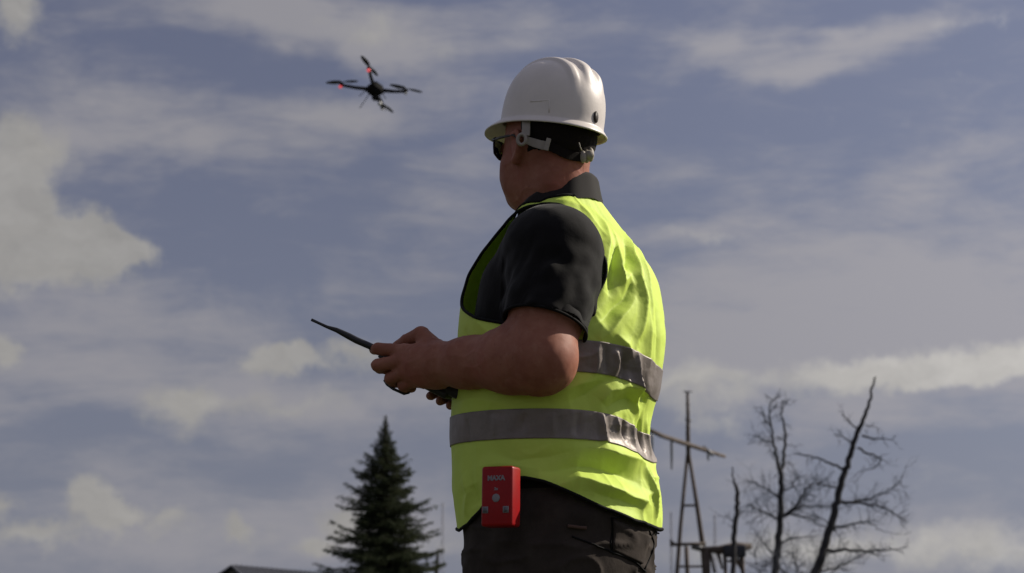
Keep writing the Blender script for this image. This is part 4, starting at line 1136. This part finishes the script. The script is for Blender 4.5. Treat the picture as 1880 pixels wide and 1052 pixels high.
dead_tree('thorn_bush', 'low tangled leafless bush at the foot of the bare trees', 40,
          [(1470, 1180, 4), (1470, 1100, 3), (1472, 1052, 2.5)],
          [([(1470, 1090), (1465, 1050), (1455, 1015)], 2, 14, 34), ([(1470, 1090), (1490, 1050), (1500, 1025)], 2, 12, 34), ([(1470, 1080), (1440, 1050), (1410, 1030)], 2, 14, 34), ([(1472, 1080), (1530, 1050), (1560, 1030)], 1.6, 8, 30),
           ([(1470, 1090), (1400, 1060), (1385, 1010)], 1.6, 10, 30)], 31, 1.5)

# ------------------------------------------------------------------ power pole with crossarm
def power_pole():
    Y = 60; k = (Y + 4.6) / FPX; b = W(1263, 1190, Y); b[2] = 0
    root = empty('power_pole', b, 'timber A-frame power pole with a sloping crossarm behind the worker', 'power pole')
    def t(name, pts, r, m='wood', dy=0, n=8, par=root):
        mb = MB(); mb.tube([W(x, y, Y + dy) for x, y in pts], [q_ * k for q_ in r] if not np.isscalar(r) else r * k, n); return mb.build(name, M[m], par)
    t('mast', [(1264, 850), (1263, 800), (1263, 760), (1262, 720)], [4.2, 4, 3.2, 2.6]); t('leg', [(1240, 1190), (1243, 1052), (1250, 960), (1262, 835)], [4.5, 4, 3.5, 3])
    t('leg', [(1305, 1190), (1290, 1000), (1280, 930), (1265, 835)], [5.5, 4.8, 4, 3]); t('mast', [(1262, 1190), (1262, 1052), (1260, 1003)], 4.0, dy=.4)
    ca = MB(); ca.tube([W(1186, 786, Y - 3.4), W(1215, 800, Y - 2), W(1263, 816, Y - .15), W(1300, 828, Y + 1.4), W(1330, 838, Y + 2.6)], [3.6 * k, 4.2 * k, 4.5 * k, 4 * k, 3.2 * k], 8); ca.build('crossarm', M['wood'], root)
    t('rung', [(1251, 928), (1279, 928)], 2.2); t('rung', [(1230, 1000), (1296, 998)], 3.0, dy=-.3); t('rung', [(1243, 1040), (1290, 1040)], 2.0)
    t('brace', [(1230, 992), (1242, 1002)], 2.4, dy=-.3)
    for x, y0, y1, dy in ((1197, 794, 840, -2.8), (1233, 806, 862, -1.2), (1300, 828, 846, 1.4)):
        t('insulator', [(x, y0), (x, y0 + 8), (x + .3, (y0 + y1) / 2), (x, y1)], [1.4, 2.6, 2.4, 1.2], 'glassins', dy)
    t('bracket', [(1255, 719), (1272, 719)], 1.2, 'metal'); t('bracket', [(1258, 770), (1270, 772)], 1.8, 'metal'); t('bracket', [(1290, 820), (1310, 836)], 3.6, 'metal', 1.2)
    t('bracket', [(1270, 1002), (1292, 1008)], 6.0, 'metal')
    for y_ in (742, 756, 784, 796): t('step', [(1258, y_), (1268, y_ + 1)], .8, 'metal')
power_pole()
def frame():
    Y = 50; k = (Y + 4.6) / FPX; b = W(1335, 1190, Y); b[2] = 0
    root = empty('timber_frame', b, 'dark timber frame with braced posts under the thin snag', 'timber frame')
    def t(name, pts, r): mb = MB(); mb.tube([W(x, y, Y) for x, y in pts], [q_ * k for q_ in r], 7); return mb.build(name, M['wood'], root)
    t('beam', [(1288, 1008), (1320, 1010), (1350, 1007), (1380, 1003)], [4, 8, 12, 5]); t('post', [(1299, 1190), (1298, 1052), (1298, 1008)], [6.5, 6.5, 6])
    t('post', [(1334, 1190), (1332, 1052), (1330, 1010)], [4, 3.5, 4]); t('post', [(1364, 1190), (1364, 1052), (1360, 1010)], [4, 4, 6])
    t('brace', [(1304, 1012), (1312, 1052)], [2.4, 3]); t('brace', [(1362, 1045), (1345, 1016)], [3, 5]); t('brace', [(1326, 1045), (1318, 1014)], [2, 4]); t('rail', [(1335, 1030), (1362, 1032)], [2, 4])
    mb = MB(); mb.box(W(1348, 1012, Y), (.26, .2, .14), None, .03); mb.build('transformer', M['roof'], root)
frame()
# far lattice masts, haze put into their grey, and posts
def mast(px, pyt, Y, wpx, label, m='haze_steel', name='lattice_mast'):
    k = (Y + 4.6) / FPX; top = W(px, pyt, Y); Ht = top[2]; b = V3(top[0], Y, 0); root = empty(name, b, label, 'mast')
    w = wpx * k / 2
    for sx in (-1, 1):
        for sy in (-1, 1):
            mb = MB(); mb.tube([b + V3(sx * w, sy * w, -.1), b + V3(sx * w * .25, sy * w * .25, Ht)], .5 * k, 4); mb.build('leg', M[m], root)
    mb = MB(); n = int(Ht / (w * 2.4))
    for i in range(n):
        z0, z1 = Ht * i / n, Ht * (i + 1) / n; a0, a1 = w * (1 - .75 * i / n), w * (1 - .75 * (i + 1) / n); s_ = 1 if i % 2 else -1
        mb.tube([b + V3(-s_ * a0, -a0, z0), b + V3(s_ * a1, -a1, z1)], .35 * k, 3); mb.tube([b + V3(-s_ * a0, a0, z0), b + V3(s_ * a1, a1, z1)], .35 * k, 3)
    mb.build('lattice', M[m], root)
mast(813, 922, 320, 9, 'pale distant lattice mast between the spruce and the worker')
mast(1232, 940, 300, 7, "pale distant lattice mast just right of the worker's hip")
mast(1312, 944, 300, 9, 'pale distant lattice mast between the power pole and the snag')
def post():
    Y = 80; k = (Y + 4.6) / FPX; b = W(801, 1190, Y); b[2] = 0
    root = empty('wooden_post', b, 'dark pointed post between the spruce and the worker', 'post')
    mb = MB(); mb.tube([W(800, 1190, Y), W(801, 1052, Y), W(803, 1025, Y), W(805, 1008, Y)], [4.5 * k, 4.2 * k, 3 * k, 1.2 * k], 8); mb.build('shaft', M['bark'], root)
    mb = MB(); mb.tube([W(804, 1012, Y), W(805, 1006, Y)], [1.4 * k, .8 * k], 6); mb.build('cap', M['metal'], root)
post()

# ------------------------------------------------------------------ house whose roof shows at the bottom edge
def house():
    Y = 90; k = (Y + 4.6) / FPX
    p1 = W(424, 1037, Y); p2 = W(610, 1045, Y + 9); zr = p1[2]
    p2[2] = zr - .12
    d = (p2 - p1); d[2] = 0; Ln = np.linalg.norm(d); d /= Ln; n = V3(d[1], -d[0], 0)   # towards the camera
    n = n if n[1] < 0 else -n
    c = (p1 + p2) / 2; b = c.copy(); b[2] = 0
    root = empty('house', b, 'low house with a dark metal roof at the foot of the spruce', 'house')
    ze = 2.55; hw_ = 2.6
    def wall(a, e, z0, z1): MBx.add([V3(a[0], a[1], z0), V3(e[0], e[1], z0), V3(e[0], e[1], z1), V3(a[0], a[1], z1)], [(0, 1, 2, 3)])
    MBx = MB(); q1, q2, q3, q4 = p1 + n * hw_ * .86 + d * .3, p2 + n * hw_ * .86 - d * .3, p2 - n * hw_ * .86 - d * .3, p1 - n * hw_ * .86 + d * .3
    for a, e in ((q1, q2), (q2, q3), (q3, q4), (q4, q1)): wall(a, e, -.1, ze)
    for a, e, m_ in ((q4, q1, p1 + d * .3), (q2, q3, p2 - d * .3)): MBx.add([V3(a[0], a[1], ze), V3(e[0], e[1], ze), V3(m_[0], m_[1], zr - .12)], [(0, 1, 2)])
    MBx.build('wall', M['plaster'], root, False)
    r1, r2 = p1 - d * .0, p2 + d * .4; r1[2] = zr; r2[2] = zr - .05
    for sg in (1, -1):
        e1, e2 = r1 + n * hw_ * sg - d * .75, r2 + n * hw_ * sg; e1[2] = e2[2] = ze - .15
        mb = MB(); th = V3(0, 0, -.12); mb.add([r1, r2, e2, e1, r1 + th, r2 + th, e2 + th, e1 + th], [(0, 1, 2, 3), (7, 6, 5, 4), (0, 4, 5, 1), (1, 5, 6, 2), (2, 6, 7, 3), (3, 7, 4, 0)])
        ro = mb.build('roof', M['roof'], root, False)
        rb = MB()
        for i in range(1, 22):
            t = i / 22; a = r1 * (1 - t) + r2 * t; e = e1 * (1 - t) + e2 * t; rb.tube([a + U3 * .02, e + U3 * .02], .022, 4)
        rb.build('roof_ribs', M['roof'], ro, False)
    for t in (.25, .5, .75):
        a = q1 * (1 - t) + q2 * t; fr_ = MB(); wax = np.array([d, n, U3])
        fr_.box(V3(a[0], a[1], 1.5) + n * .03, (.5, .03, .55), wax); w = fr_.build('window', M['white'], root, False)
        MB().box(V3(a[0], a[1], 1.5) + n * .065, (.43, .008, .48), wax).build('pane', M['lens'], w, False)
house()
